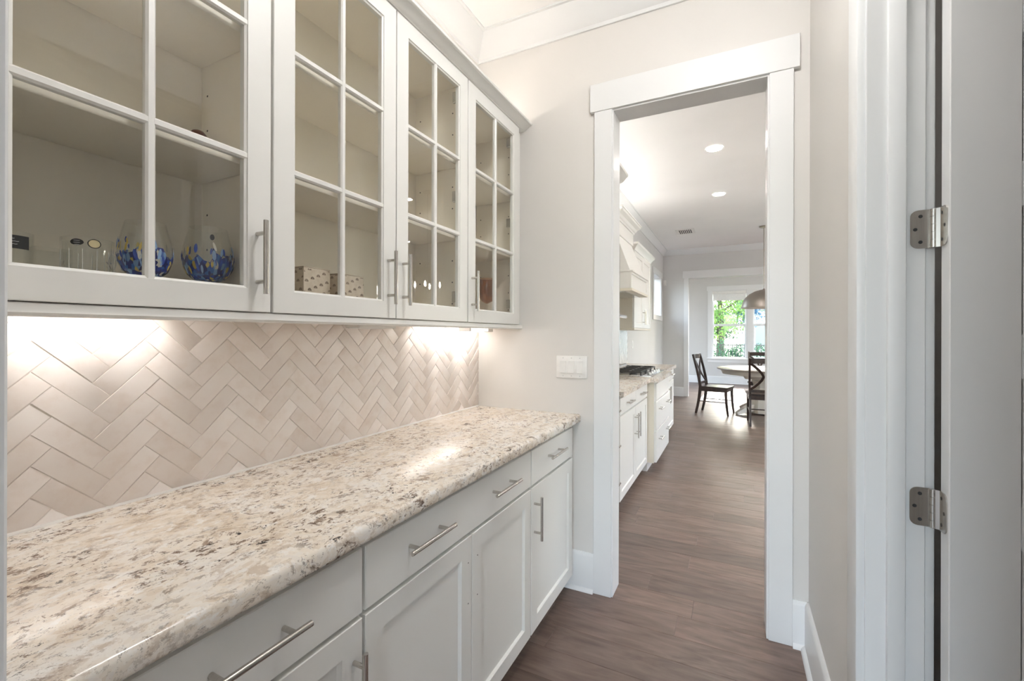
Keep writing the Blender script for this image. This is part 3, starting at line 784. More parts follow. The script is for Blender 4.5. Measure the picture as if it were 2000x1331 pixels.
# tumbler with black label
tx, ty = -1.19, .318
t0 = empty('tumbler', (tx, ty, UB), 'straight clear tumbler with a black label at the left end', 'glass')
z = UB + .0005
MB().lathe([(.031, z), (.033, z + .004), (.034, z + .118), (.0325, z + .118), (.031, z + .012), (.001, z + .011)], (tx, ty, 0), 32).build('body', M['wine'], t0)
lb = MB(); a0 = -.26; rr = .0346
lb.rings([[(tx + rr * math.cos(a0 + (k / 10 - .5) * 1.75), ty + rr * math.sin(a0 + (k / 10 - .5) * 1.75), zz) for k in range(11)] for zz in (z + .086, z + .110)], False, False, False)
lo = lb.build('label', M['black'], t0, ang=80)
for dz, hw in ((.103, .25), (.098, .42), (.093, .36)):
    pm = MB(); pm.rings([[(tx + .0348 * math.cos(-.26 + q * hw / 5), ty + .0348 * math.sin(-.26 + q * hw / 5), z + dz + e + (.0006 if q % 2 else 0)) for q in range(-5, 6)] for e in (0, .0011)], False, False, False); pm.build('label_print', M['silver'], lo, ang=0)
# cut tumbler with two stickers
tx, ty = -1.17, .424
t1 = empty('cut_crystal_tumbler', (tx, ty, UB), 'wide cut crystal tumbler with two oval stickers beside the blue goblet', 'glass')
n = 24; rs = []
for zz, rr0, amp in ((0, .034, 0), (.004, .037, .0016), (.030, .038, .0018), (.060, .0385, .0014), (.078, .039, 0), (.122, .040, 0), (.122, .0375, 0), (.018, .033, 0), (.017, .002, 0)):
    rs.append([(tx + (rr0 + amp * (1 if q % 2 else -1)) * math.cos(2 * PI * q / (2 * n) + zz * 9 * (1 if amp else 0)), ty + (rr0 + amp * (1 if q % 2 else -1)) * math.sin(2 * PI * q / (2 * n) + zz * 9 * (1 if amp else 0)), z + zz) for q in range(2 * n)])
MB().rings(rs).build('body', M['wine'], t1, ang=12)
sa = -.62
s = MB(); oval(s, (tx, ty), .0404, sa - .12, z + .111, .0105, .0062); s1 = s.build('sticker', M['black'], t1, ang=0); s1['label'] = 'black oval sticker'
s = MB(); oval(s, (tx, ty), .0404, sa + .52, z + .110, .0105, .0092); s2 = s.build('sticker', M['black'], t1, ang=0); s2['label'] = 'gold oval sticker with black rim'
s = MB(); oval(s, (tx, ty), .0407, sa + .52, z + .110, .0088, .0077); s.build('sticker_face', M['gold'], s2, ang=0)
for q in range(3):
    s = MB(); oval(s, (tx, ty), .0407, sa - .12, z + .114 - q * .004, .0062 - abs(q - .6) * .001, .0007, 8); s.build('sticker_print', M['silver'], s1, ang=0)
cut = MB()
for q in range(12):
    a0 = 2 * PI * q / 12; da = 2 * PI / 12
    def cp_(a, zz): return (tx + .0402 * math.cos(a), ty + .0402 * math.sin(a), z + zz)
    for sgn in (-1, 1): cut.tube([cp_(a0 + sgn * da * u, .006 + .056 * (u)) for u in (0, .25, .5, .75, 1)], .0008, 5)
    cut.tube([cp_(a0, .062), cp_(a0, .098)], .0007, 5)
cut.build('cut_pattern', M['crystal'], t1)
# crystal figurine
fg = empty('crystal_figurine', (-1.12, .445, UB), 'small clear crystal figurine in front of the cut tumbler', 'figurine')
f = MB(); f.sphere((-1.12, .445, z + .016), .014, (1, 1, 1.1), 8, 6); f.sphere((-1.12, .445, z + .046), .0085, (1, 1, 2.2), 7, 6); f.sphere((-1.12, .4445, z + .076), .0065, (1, 1, 2.6), 6, 5); f.build('body', M['wine'], fg, ang=5)
f = MB(); f.sphere((-1.121, .436, z + .040), .006, (1, 1, 2), 6, 5); f.sphere((-1.119, .455, z + .028), .006, (1, 1, 2.2), 6, 5); f.build('facet', M['wine'], fg, ang=5)
# low square dish
dsq = MB(); X0, X1, Y0, Y1 = -1.23, -1.175, .350, .403
def sq(i, zz): return [(X0 + i, Y0 + i, zz), (X1 - i, Y0 + i, zz), (X1 - i, Y1 - i, zz), (X0 + i, Y1 - i, zz)]
dsq.rings([sq(.001, z), sq(0, z + .003), sq(0, z + .098), sq(.0025, z + .098), sq(.0025, z + .008)]); tag(dsq.build('glass_dish', M['wine']), 'plain square clear glass dish between two tumblers', 'dish')
# brown lidded jar on the shelf
bj = empty('brown_jar', (-1.28, .690, 1.770), 'small red brown jar on the shelf above the blue goblet', 'jar')
MB().lathe([(.016, 1.7705), (.021, 1.776), (.022, 1.80), (.0215, 1.846)], (-1.28, .690, 0), 24).build('body', M['brown'], bj)
MB().lathe([(.0225, 1.846), (.0225, 1.852), (.020, 1.864), (.013, 1.873), (.004, 1.877)], (-1.28, .690, 0), 24).build('lid', M['brown'], bj)

def fan_mark(mb, o, du, dv, u, v, s, wdt, hgt):
    """small scallop shaped print: a half disc of five petals over a bar, clipped to the face"""
    def P(a, b): return o + du * a + dv * b
    for k in range(5):
        a0 = PI * (.06 + k * .18); a1 = a0 + PI * .15; pts = []
        for (aa, rr) in ((a0, .25), (a0, .9), ((a0 + a1) / 2, 1.0), (a1, .9), (a1, .25)):
            uu, vv = u + math.cos(aa) * rr * s, v + math.sin(aa) * rr * s
            uu = min(max(uu, .001), wdt - .001); vv = min(max(vv, .001), hgt - .001); pts.append(P(uu, vv))
        if (pts[0] - pts[2]).length > s * .3: mb.poly(pts)
    if .001 < u - s and u + s < wdt - .001 and .002 < v < hgt: mb.poly([P(u - s, v - .0012), P(u + s, v - .0012), P(u + s, v + .0006), P(u - s, v + .0006)])
def gift_box(x0, x1, y0, y1, zt, label):
    r = empty('patterned_box', ((x0 + x1) / 2, (y0 + y1) / 2, UB), label, 'box', None)
    MB().box(x0, x1, y0, y1, UB + .0005, zt - .004, .001).build('box_body', M['card'], r)
    MB().box(x0 + .0015, x1 - .0015, y0 + .0015, y1 - .0015, zt - .004, zt - .0025).build('box_gap', M['ink'], r)
    MB().prism([(x0, y0, zt - .0025), (x1, y0, zt - .0025), (x1, y1, zt - .0035), (x0, y1, zt - .0035), ][:4], (0, 0, .002)).build('lid_flap', M['card'], r)
    mb = MB(); H = zt - .005 - UB
    for (o, du, dv, wd) in ((Vector((x1 + .0004, y0, UB)), Vector((0, 1, 0)), Vector((0, 0, 1)), y1 - y0), (Vector((x0, y0 - .0004, UB)), Vector((1, 0, 0)), Vector((0, 0, 1)), x1 - x0)):
        for i in range(-6, 14):
            for j in range(-3, 6):
                u = i * .0205 + j * .010; v = j * .034 + i * .0085 - .006
                if -.006 < u < wd + .006 and 0 < v < H: fan_mark(mb, o, du, dv, u, v, .0068, wd, H)
    mb.build('fan_print', M['ink'], r, ang=0)
    return r
gift_box(-1.215, -1.110, .882, .976, 1.531, 'taller tan box printed with rows of small brown fans')
gift_box(-1.225, -1.118, 1.022, 1.123, 1.528, 'right hand tan fan printed box behind the centre muntin')

# amber goblet
ax, ay = -1.20, 2.105
ag = empty('amber_goblet', (ax, ay, UB), 'amber glass goblet on a clear stem in the far cabinet', 'goblet')
MB().lathe([(.006, z + .100), (.030, z + .112), (.046, z + .140), (.0495, z + .185), (.046, z + .236), (.0445, z + .236), (.048, z + .185), (.0445, z + .141), (.029, z + .1145), (.004, z + .104)], (ax, ay, 0), 32).build('bowl', M['amber'], ag)
MB().lathe([(.036, z), (.036, z + .003), (.010, z + .008), (.005, z + .02), (.0055, z + .07), (.009, z + .085), (.005, z + .098)], (ax, ay, 0), 24).build('stem', M['wine'], ag)

# ------------------------------------------------------------------ ceiling lights
def downlight(x, y, zc, label, mat, r=.070, group='recessed ceiling lights'):
    o = empty('recessed_light', (x, y, zc), label, 'light', group)
    MB().lathe([(r + .014, zc - .0005), (r + .013, zc - .005), (r + .002, zc - .0065), (r, zc - .004)], (x, y, 0), 32, False, False).build('trim_ring', M['plastic'], o)
    MB().lathe([(r, zc - .0045), (.001, zc - .0045)], (x, y, 0), 32, True, True).build('lens', mat, o)
    return o
for i, (x, y, lab) in enumerate([(-.175, 4.83, 'nearer round recessed light on the kitchen ceiling'), (-.178, 6.43, 'farther round recessed light on the kitchen ceiling, above the vent'),
        (1.86, 4.81, 'recessed light mirrored high in the third glass door'), (1.86, 6.43, 'recessed light over the kitchen island side'), (-.175, 3.23, 'recessed light just past the opening header'),
        (1.86, 3.23, 'recessed light out of view near the kitchen end wall'), (3.7, 4.81, 'recessed light over the far kitchen side'), (3.7, 7.0, 'recessed light mirrored low in the third glass door')]):
    downlight(x, y, ZK, lab, M['lampk'])
o = empty('added_dome_fill', (-.05, 1.12, ZC), 'added unseen dome light brightening the pantry cabinets', 'light')  # added out of frame to light cabinet fronts and walls
MB().lathe([(.165, ZC), (.165, ZC - .025), (.150, ZC - .03)], (-.05, 1.12, 0), 40, False, False).build('rim', M['steel'], o)
MB().lathe([(.150, ZC - .028), (.145, ZC - .06), (.120, ZC - .10), (.07, ZC - .125), (.001, ZC - .13)], (-.05, 1.12, 0), 40, False, True).build('dome', M['fillp'], o)
def cove(x, y0, y1, z, label, group='strip lights on cabinet tops', mat='covek'):
    o = empty('strip_light', (x, (y0 + y1) / 2, z), label, 'light', group)
    MB().box(x - .02, x + .02, y0, y1, z + .0005, z + .012, .002).build('channel', M['plastic'], o)
    MB().box(x - .012, x + .012, y0 + .01, y1 - .01, z + .011, z + .017, .002).build('diffuser', M[mat], o)
for y0, y1, lab in ((.22, .735, 'warm strip light on top of the near glass front cabinet'), (.755, 1.67, 'warm strip light on top of the middle glass front cabinet'), (1.69, 2.22, 'warm strip light on top of the far glass front cabinet')): cove(-1.19, y0, y1, UT, lab, mat='cove')
cove(-1.0, 2.50, 3.24, 2.455, 'strip light on top of the oven cabinet', mat='cove')
cove(-1.22, 5.50, 6.56, 2.355, 'strip light on top of the wall cabinet beyond the hood')
cove(-1.22, 3.42, 4.38, 2.355, 'strip light on top of the wall cabinet before the hood')
cove(-1.22, 4.60, 5.30, 2.545, 'strip light on top of the range hood')
hlp = empty('added_hall_fill', (0, -1.6, ZC), 'added unseen fill light in the hall behind', 'light')  # invented lamp behind the camera, cool fill through the opening
MB().lathe([(.30, ZC), (.30, ZC - .03), (.28, ZC - .035)], (0, -1.6, 0), 40, False, False).build('rim', M['plastic'], hlp)
MB().lathe([(.28, ZC - .034), (.2, ZC - .05), (.001, ZC - .056)], (0, -1.6, 0), 40, False, True).build('diffuser', M['fillh'], hlp)
clp = empty('added_closet_fill', (.95, 1.0, ZC), 'added unseen fill light inside the closet', 'light')  # closet lamp is an addition, sends light towards the glass cabinets
MB().lathe([(.17, ZC), (.17, ZC - .03), (.16, ZC - .035)], (.95, .85, 0), 40, False, False).build('rim', M['plastic'], clp)
MB().lathe([(.16, ZC - .034), (.1, ZC - .05), (.001, ZC - .056)], (.95, .85, 0), 40, False, True).build('diffuser', M['fillc'], clp)
downlight(1.2, 12.0, ZC, 'recessed light in the dining room', M['lampk'])

# ceiling vent
vt = empty('ceiling_vent', (-.77, 8.49, ZK), 'small white slotted air vent on the kitchen ceiling', 'vent')
v = MB(); v.box(-.93, -.62, 8.30, 8.68, ZK - .008, ZK, .002); v.build('frame', M['plastic'], vt)
for i in range(7):
    x = -.865 + i * .031
    MB().box(x - .008, x + .008, 8.345, 8.635, ZK - .0092, ZK - .0078).build('slot', M['dark'], vt)

# ------------------------------------------------------------------ kitchen run
KD = -.750
def k_pull(x, c, L, axis, parent): return pull(x, c, L, axis, parent, r=.006)
# oven tower just past the opening
ot = empty('oven_tower', (-1.08, 2.9, 0), 'tall oven cabinet just inside the kitchen, barely showing past the casing', 'cabinet')
MB().box(XK + .001, KD - .021, 2.46, 3.28, .088, 2.455).build('body', M['cab'], ot)
MB().box(XK + .02, KD - .09, 2.46, 3.28, 0, .088).build('toe_kick', M['cab'], ot)
o = MB().box(KD - .021, KD + .008, 2.50, 3.255, .86, 1.98, .004).build('oven', M['steel2'], ot)
for hz in (1.462, 1.118):
    h = MB(); h.tube([(KD + .055, 2.56, hz), (KD + .055, 3.22, hz)], .0135, 16)
    for yy in (2.62, 3.19): h.tube([(KD + .006, yy, hz), (KD + .055, yy, hz)], .009, 10)
    h.build('handle', M['steel2'], o)
for za, zb in ((.62, .85), (.36, .612), (.09, .352)):
    d = slab(KD, 2.465, 3.275, za, zb).build('drawer', M['cab'], ot)
    k_pull(KD, (2.87, (za + zb) / 2 + .06), .60, 'y', d)
d = shaker(KD, 2.465, 3.275, 1.99, 2.45).build('door', M['cab'], ot)
cr = MB(); pcx = [(KD - .03, 2.455), (KD, 2.455), (KD + .008, 2.458), (KD + .02, 2.466), (KD + .04, 2.488), (KD + .052, 2.497), (KD + .055, 2.51), (KD - .03, 2.51)]
cr.prism([(x, 2.44, zz) for x, zz in pcx], (0, .875, 0)); cr.build('crown', M['cab'], ot, ang=20)

def k_base(label, y0, y1, x, fronts, sidemat=None):
    r = empty('base_cabinet', (-1.05, (y0 + y1) / 2, 0), label, 'cabinet')
    MB().box(XK + .001, x - .021, y0 + .001, y1 - .001, .088, .873).build('body', M['cab'], r)
    MB().box(XK + .02, x - .085, y0 + .001, y1 - .001, 0, .088).build('toe_kick', M['cab'], r)
    for f in fronts:
        if f[0] == 'drawer': o = slab(x, *f[1:5]).build('drawer', M['cab'], r)
        else: o = shaker(x, *f[1:5]).build('door', M['cab'], r)
        for c, L, ax in f[5]: k_pull(x, c, L, ax, o)
    return r
k_base('cream double base cabinet nearest in the kitchen, with two doors and two drawers', 3.30, 4.475, KD,
    [('drawer', 3.312, 3.885, .735, .858, [((3.60, .80), .19, 'y')]), ('drawer', 3.893, 4.462, .735, .858, [((4.18, .80), .19, 'y')]),
     ('door', 3.312, 3.885, .09, .722, [((3.845, .565), .21, 'z')]), ('door', 3.893, 4.462, .09, .722, [((3.935, .565), .21, 'z')])])
bump = k_base('deep white drawer base standing proud under the cooktop', 4.476, 5.425, -.668,
    [('drawer', 4.50, 5.415, .692, .858, []), ('drawer', 4.50, 5.415, .400, .682, [((4.70, .595), .17, 'y'), ((5.23, .595), .17, 'y')]), ('drawer', 4.50, 5.415, .09, .390, [((4.70, .295), .17, 'y'), ((5.23, .295), .17, 'y')])])
MB().box(KD - .02, -.6885, 4.474, 4.480, .088, .873).build('side_panel', M['cream'], bump)
k_base('white base cabinet at the far end of the kitchen counter', 5.426, 6.595, KD,
    [('drawer', 5.44, 6.005, .735, .858, [((5.72, .80), .19, 'y')]), ('drawer', 6.013, 6.585, .735, .858, [((6.30, .80), .19, 'y')]),
     ('door', 5.44, 6.005, .09, .722, [((5.965, .565), .21, 'z')]), ('door', 6.013, 6.585, .09, .722, [((6.055, .565), .21, 'z')])])
rg = empty('floor_register', (-.80, 4.38, 0), 'white toe kick register grille below the cream cabinet', 'vent')
MB().box(-.838, -.828, 4.12, 4.46, .006, .082, .001).build('frame', M['plastic'], rg)
for i in range(3): MB().box(-.8285, -.8265, 4.15, 4.43, .02 + i * .018, .032 + i * .018).build('slot', M['dark'], rg)

kc = MB()
out = [(XK + .001, 3.285), (-.720, 3.285), (-.720, 4.40), (-.716, 4.43), (-.645, 4.455), (-.640, 4.47), (-.640, 5.43), (-.645, 5.445), (-.716, 5.47), (-.720, 5.50), (-.720, 6.61), (XK + .001, 6.61)]
kc.prism([(x, y, .874) for x, y in out], (0, 0, .040)); tag(kc.build('countertop', M['granite'], ang=30), 'pale granite countertop carrying the gas cooktop in the kitchen', 'countertop')

ck_ = empty('cooktop', (-1.0, 4.98, .914), 'stainless gas cooktop with black grates on the kitchen counter', 'cooktop')
MB().box(-1.28, -.725, 4.535, 5.445, .9142, .926, .004, 2).build('tray', M['steel2'], ck_)
for gy in (4.56, 4.86, 5.16):
    g = MB()
    for xx in (-1.25, -1.10, -.95, -.80 - .03): g.box(xx - .006, xx + .006, gy, gy + .27, .950, .966, .002)
    for yy in (gy + .006, gy + .135, gy + .264): g.box(-1.256, -.824, yy - .006, yy + .006, .950, .966, .002)
    for xx in (-1.25, -.83):
        for yy in (gy + .006, gy + .264): g.box(xx - .006, xx + .006, yy - .006, yy + .006, .926, .951)
    g.build('grate', M['iron'], ck_)
    for xx in (-1.14, -.93): MB().lathe([(.042, .926), (.042, .936), (.030, .938), (.030, .946), (.001, .947)], (xx, gy + .135, 0), 20).build('burner', M['iron'], ck_)
for i in range(5): MB().lathe([(.019, .926), (.0185, .945), (.014, .950), (.001, .950)], (-.768, 4.70 + i * .145, 0), 16).build('knob', M['steel2'], ck_)

# kitchen tile backsplash: small glazed tiles set in the same herringbone, far away
kb = empty('backsplash', (XK, 5.0, .914), 'white herringbone tile backsplash behind the gas cooktop', 'backsplash')
MB().box(XK + .0005, XK + .006, 3.285, 6.61, .914, 1.40).build('grout', M['caulk'], kb)
tm = MB()
M['tile2'] = simple('white_glazed_tile', (.74, .73, .70), 0.2, var=.15, scale=9)
for i in range(-70, 90):
    for k in range(-16, 20):
        bx, by = i + 3 * k, i - 3 * k
        for (u0, u1, v0, v1) in ((bx, bx + 3, by, by + 1), (bx + 3, bx + 4, by - 2, by + 1)):
            W2 = lambda u, v: (5.0 + (u - v) * aY * 1.3, 1.15 + (u + v) * aZ * 1.3)
            P = [W2(u0 + .03, v0 + .03), W2(u1 - .03, v0 + .03), W2(u1 - .03, v1 - .03), W2(u0 + .03, v1 - .03)]
            if min(p[0] for p in P) < 5.46 or max(p[0] for p in P) > 6.70 or max(p[1] for p in P) < .93 or min(p[1] for p in P) > 1.40: continue
            for f in (lambda p: p[0] - 5.46, lambda p: 6.608 - p[0], lambda p: p[1] - .917, lambda p: 1.398 - p[1]): P = clip(P, f)
            if len(P) < 3: continue
            dx = rt.uniform(-.001, .001); tm.rings([[(XK + .005, *p) for p in P], [(XK + .0085 + dx, *p) for p in P]], True, False, True)
tag(tm.build('tile', M['tile2'], kb), kind='stuff')

def k_upper(label, y0, y1, zt, two=True):
    r = empty('wall_cabinet', (-1.23, (y0 + y1) / 2, 1.41), label, 'cabinet'); x = -1.07
    b = MB().box(XK + .001, x - .021, y0 + .001, y1 - .001, 1.415, zt).build('body', M['cab'], r)
    MB().box(XK + .001, x - .022, y0, y0 + .0012, 1.415, zt).build('side_panel', M['cream'], r)
    MB().box(XK + .05, x + .004, y0 - .004, y1 + .004, 1.392, 1.416, .003).build('light_rail', M['cream'], r)
    ym = (y0 + y1) / 2
    for a, b_, hy in ((y0 + .006, ym - .002, ym - .035), (ym + .002, y1 - .006, ym + .035)):
        d = shaker(x, a, b_, 1.42, zt - .005).build('door', M['cab'], r); k_pull(x, (hy, 1.56), .19, 'z', d)
    c = MB(); pp = [(0, 0), (.006, 0), (.010, .012), (.030, .040), (.052, .062), (.056, .085), (0, .085)]
    c.rings([[(XK + .001, y0 - o, zt + zz) for o, zz in pp], [(x + o, y0 - o, zt + zz) for o, zz in pp], [(x + o, y1 + o, zt + zz) for o, zz in pp], [(XK + .001, y1 + o, zt + zz) for o, zz in pp]], True, True, True); c.build('crown', M['cab'], r, ang=20)
    return r
k_upper('white wall cabinet beyond the range hood', 5.445, 6.615, 2.355)
k_upper('white wall cabinet between the oven tower and the hood', 3.36, 4.44, 2.355)

hd = empty('range_hood', (-1.1, 4.95, 1.8), 'cream tapered wooden range hood over the cooktop', 'range hood')
y0, y1 = 4.500, 5.415; xm = -.925
mb = MB(); mb.box(XK + .002, xm, y0, y1, 1.80, 1.965, .003); mb.build('mantel', M['cab'], hd)
mb = MB(); q = lambda xx, i: rect(xx, y0, y1, 1.80, 1.965, i); mb.rings([q(xm + .0002, .0), q(xm + .012, 0), q(xm + .012, .02), q(xm + .001, .022)], True, True, True); mb.build('mantel_frame', M['cab'], hd)
MB().box(XK + .002, xm + .028, y0 - .012, y1 + .012, 1.965, 1.983, .005, 2).build('mantel_cap', M['cab'], hd)
mb = MB(); mb.rings([[(XK + .002, y0 - .008, 1.775), (xm + .02, y0 - .008, 1.775), (xm + .02, y1 + .008, 1.775), (XK + .002, y1 + .008, 1.775)], [(XK + .002, y0 - .008, 1.80), (xm + .02, y0 - .008, 1.80), (xm + .02, y1 + .008, 1.80), (XK + .002, y1 + .008, 1.80)]]); mb.build('mantel_base', M['cream'], hd)
MB().box(XK + .08, xm - .06, y0 + .08, y1 - .08, 1.768, 1.776).build('filter', M['steel2'], hd)
mb = MB(); mb.rings([[(XK + .002, y0 + .01, 1.983), (xm - .005, y0 + .01, 1.983), (xm - .005, y1 - .03, 1.983), (XK + .002, y1 - .03, 1.983)], [(XK + .002, y0 + .05, 2.385), (-1.085, y0 + .05, 2.385), (-1.085, y1 - .055, 2.385), (XK + .002, y1 - .055, 2.385)]]); mb.build('chimney', M['cab'], hd)
MB().box(XK + .002, -1.070, y0 + .03, y1 - .035, 2.385, 2.545, .003).build('chimney_box', M['cab'], hd)
c = MB(); pp = [(0, 0), (.010, 0), (.014, .018), (.026, .026), (.040, .050), (.070, .074), (.074, .094), (.082, .097), (.082, .108), (0, .108)]
ya, yb_, xx, zt = y0 + .03, y1 - .035, -1.070, 2.520
c.rings([[(XK + .002, ya - o, zt + zz) for o, zz in pp], [(xx + o, ya - o, zt + zz) for o, zz in pp], [(xx + o, yb_ + o, zt + zz) for o, zz in pp], [(XK + .002, yb_ + o, zt + zz) for o, zz in pp]], True, True, True); c.build('crown', M['cab'], hd, ang=20)

# small left wall window
w1 = empty('window_1', (XK, 9.465, 2.14), 'small bright window in the kitchen left wall', kind='structure')
mb = MB(); mb.box(XK, XK + .018, 8.89, 8.985, 1.735, 2.56, .001); mb.box(XK, XK + .018, 9.945, 10.04, 1.735, 2.56, .001); mb.box(XK, XK + .022, 8.87, 10.06, 2.545, 2.655, .001); mb.box(XK, XK + .022, 8.87, 10.06, 1.63, 1.735, .001)
mb.build('casing', M['trim'], w1)
mb = MB(); mb.box(-1.58, XK + .005, 8.975, 9.00, 1.71, 2.56); mb.box(-1.58, XK + .005, 9.93, 9.955, 1.71, 2.56); mb.box(-1.58, XK + .005, 8.98, 9.95, 1.71, 1.74); mb.box(-1.58, XK + .005, 8.98, 9.95, 2.535, 2.565); mb.build('jamb', M['trim'], w1)
mb = MB(); mb.poly(rect(-1.52, 8.99, 9.94, 1.73, 2.55)); mb.build('pane', M['glass'], w1, ang=0)

ol = empty('wall_outlet', (XK, 6.98, 1.183), 'white single switch plate on the grey kitchen wall', 'switch')
MB().box(XK + .0002, XK + .006, 6.945, 7.02, 1.122, 1.242, .002).build('plate', M['plastic'], ol); MB().box(XK + .005, XK + .010, 6.967, 6.998, 1.152, 1.212, .001).build('rocker', M['plastic'], ol)
ms = MB(); ms.box(XK + .012, XK + .075, YF - .05, YF - .001, 2.42, 2.53, .008, 2); tag(ms.build('motion_sensor', M['plastic']), 'small white motion sensor box in the kitchen corner', 'sensor')

# ------------------------------------------------------------------ glass lantern (seen mirrored in the third cabinet door)
def lantern(lx, ly, label):
    ln = empty('lantern_pendant', (lx, ly, ZK), label, 'pendant light')
    MB().lathe([(.065, ZK), (.065, ZK - .02), (.02, ZK - .035), (.006, ZK - .04)], (lx, ly, 0), 24).build('canopy', M['shade'], ln)
    MB().tube([(lx, ly, ZK - .035), (lx, ly, 2.30)], .004, 8).build('cord', M['iron'], ln)
    lev = [(2.25, .05), (2.12, .16), (1.93, .235), (1.72, .14), (1.66, .05)]
    pts = [[Vector((lx + r * math.cos(2 * PI * k / 6 + .4), ly + r * math.sin(2 * PI * k / 6 + .4), zz)) for k in range(6)] for zz, r in lev]
    fr = MB()
    for i in range(len(lev)):
        for k in range(6):
            fr.tube([pts[i][k], pts[i][(k + 1) % 6]], .0062, 6)
            if i + 1 < len(lev): fr.tube([pts[i][k], pts[i + 1][k]], .0062, 6)
    fr.build('frame', M['crystal'], ln)
    for i in range(1, 3):
        for k in range(6):
            g = MB(); g.poly([pts[i][k], pts[i][(k + 1) % 6], pts[i + 1][(k + 1) % 6], pts[i + 1][k]]); g.build('glass_pane', M['glass'], ln, ang=0)
    st = MB(); st.tube([(lx, ly, 2.30), (lx, ly, 1.80)], .006, 8)
    for k in range(4):
        a = k * PI / 2 + 1.10; st.tube([(lx, ly, 1.80), (lx + .11 * math.cos(a), ly + .11 * math.sin(a), 1.78), (lx + .16 * math.cos(a), ly + .16 * math.sin(a), 1.83), (lx + .16 * math.cos(a), ly + .16 * math.sin(a), 1.93)], .006, 8)
    st.build('candle_arm', M['steel2'], ln)
    for k in range(4):
        a = k * PI / 2 + 1.10; MB().lathe([(.004, 1.93), (.013, 1.955), (.011, 1.975), (.002, 2.01)], (lx + .16 * math.cos(a), ly + .16 * math.sin(a), 0), 12).build('bulb', M['bulb'], ln)
lantern(1.41, 4.67, 'clear faceted glass lantern with candle bulbs, mirrored in the third cabinet door')
lantern(1.41, 6.35, 'second glass lantern, added unseen to brighten the kitchen ceiling')  # this one is added out of view, its bulbs brighten the ceiling

# ------------------------------------------------------------------ dining room
# windows
wn2 = empty('window_2', (.39, YD, 1.6), 'white double hung dining windows with roller shades half an inch down', kind='structure'); wn2['label'] = 'white paired double hung dining room windows with roller shades'
mb = MB(); mb.box(-.644, -.543, YD - .018, YD, .69, 2.551, .001); mb.box(1.32, 1.42, YD - .018, YD, .69, 2.551, .001); mb.box(.325, .445, YD - .018, YD, .69, 2.551, .001)
mb.box(-.668, 1.445, YD - .022, YD, 2.551, 2.675, .001); mb.build('casing', M['trim'], wn2)
mb = MB(); mb.box(-.668, 1.445, YD - .05, YD + .02, .668, .692, .004); mb.box(-.644, 1.42, YD - .018, YD, .575, .668, .001); mb.build('sill', M['trim'], wn2)
MB().box(.327, .443, YD + .001, YD + .139, .692, 2.5505).build('mullion', M['trim'], wn2)
for (a, b) in ((-.543, .325), (.445, 1.32)):
    mb = MB(); mb.box(a, a + .02, YD + .001, YD + .13, .692, 2.5505); mb.box(b - .02, b, YD + .001, YD + .13, .692, 2.5505); mb.box(a + .02, b - .02, YD + .001, YD + .13, 2.53, 2.5505); mb.build('jamb', M['trim'], wn2)
    for (za, zb, yy) in ((.692, 1.635, YD + .05), (1.575, 2.53, YD + .085)):
        fr = MB(); t = .034; fr.box(a + .02, a + .02 + t, yy, yy + .032, za, zb, .002); fr.box(b - .02 - t, b - .02, yy, yy + .032, za, zb, .002); fr.box(a + .02 + t, b - .02 - t, yy, yy + .032, za, za + .04, .002); fr.box(a + .02 + t, b - .02 - t, yy, yy + .032, zb - .06, zb, .002)
        so = fr.build('sash', M['vinyl'], wn2)
        g = MB(); g.poly([(a + .05, yy + .016, za + .02), (b - .05, yy + .016, za + .02), (b - .05, yy + .016, zb - .02), (a + .05, yy + .016, zb - .02)]); g.build('pane', M['glass'], so, ang=0)
    rs_ = empty('roller_shade', ((a + b) / 2, YD + .02, 2.5), ('white roller shade at the top of the left dining window' if a < 0 else 'white roller shade on the right dining window behind the pendant'), 'shade', 'dining window roller shades')
    MB().box(a + .02, b - .02, YD - .002, YD + .045, 2.455, 2.535, .004).build('cassette', M['plastic'], rs_)
    MB().box(a + .03, b - .03, YD + .025, YD + .027, 2.29, 2.46).build('cloth', M['fabric'], rs_)
    MB().box(a + .03, b - .03, YD + .018, YD + .034, 2.275, 2.295, .003).build('hem_bar', M['plastic'], rs_)

# round table
tx, ty = .457, 8.66
tb = empty('dining_table', (tx, ty, 0), 'round cream pedestal dining table with a grey brown top', 'table')
MB().lathe([(.001, .744), (.715, .744), (.722, .749), (.722, .754), (.714, .764), (.700, .768), (.001, .768)], (tx, ty, 0), 72).build('tabletop', M['tabletop'], tb)
MB().lathe([(.66, .743), (.668, .735), (.655, .715), (.64, .690), (.636, .668), (.620, .668), (.620, .743)], (tx, ty, 0), 72, False, False).build('apron', M['cream2'], tb)
MB().box(tx - .30, tx + .30, ty - .30, ty + .30, .60, .70, .02).build('table_block', M['cream2'], tb)
pd = MB(); lv = [(.60, .18), (.56, .20), (.50, .165), (.44, .16), (.40, .19), (.36, .195), (.33, .22), (.20, .235), (.09, .255), (.02, .24)]
pd.rings([[(tx + r * math.cos(2 * PI * k / 8 + PI / 8), ty + r * math.sin(2 * PI * k / 8 + PI / 8), zz) for k in range(8)] for zz, r in lv]); pd.build('pedestal', M['cream2'], tb, ang=25)
for k in range(4):
    a = k * PI / 2 + PI / 4 - .1; d = Vector((math.cos(a), math.sin(a), 0)); c = Vector((tx, ty, 0))
    f = MB(); f.bar([c + d * .20 + Vector((0, 0, .12)), c + d * .34 + Vector((0, 0, .09)), c + d * .46 + Vector((0, 0, .05)), c + d * .53 + Vector((0, 0, .022))], [.10, .09, .07, .06], [.12, .09, .06, .043]); f.build('foot', M['cream2'], tb)

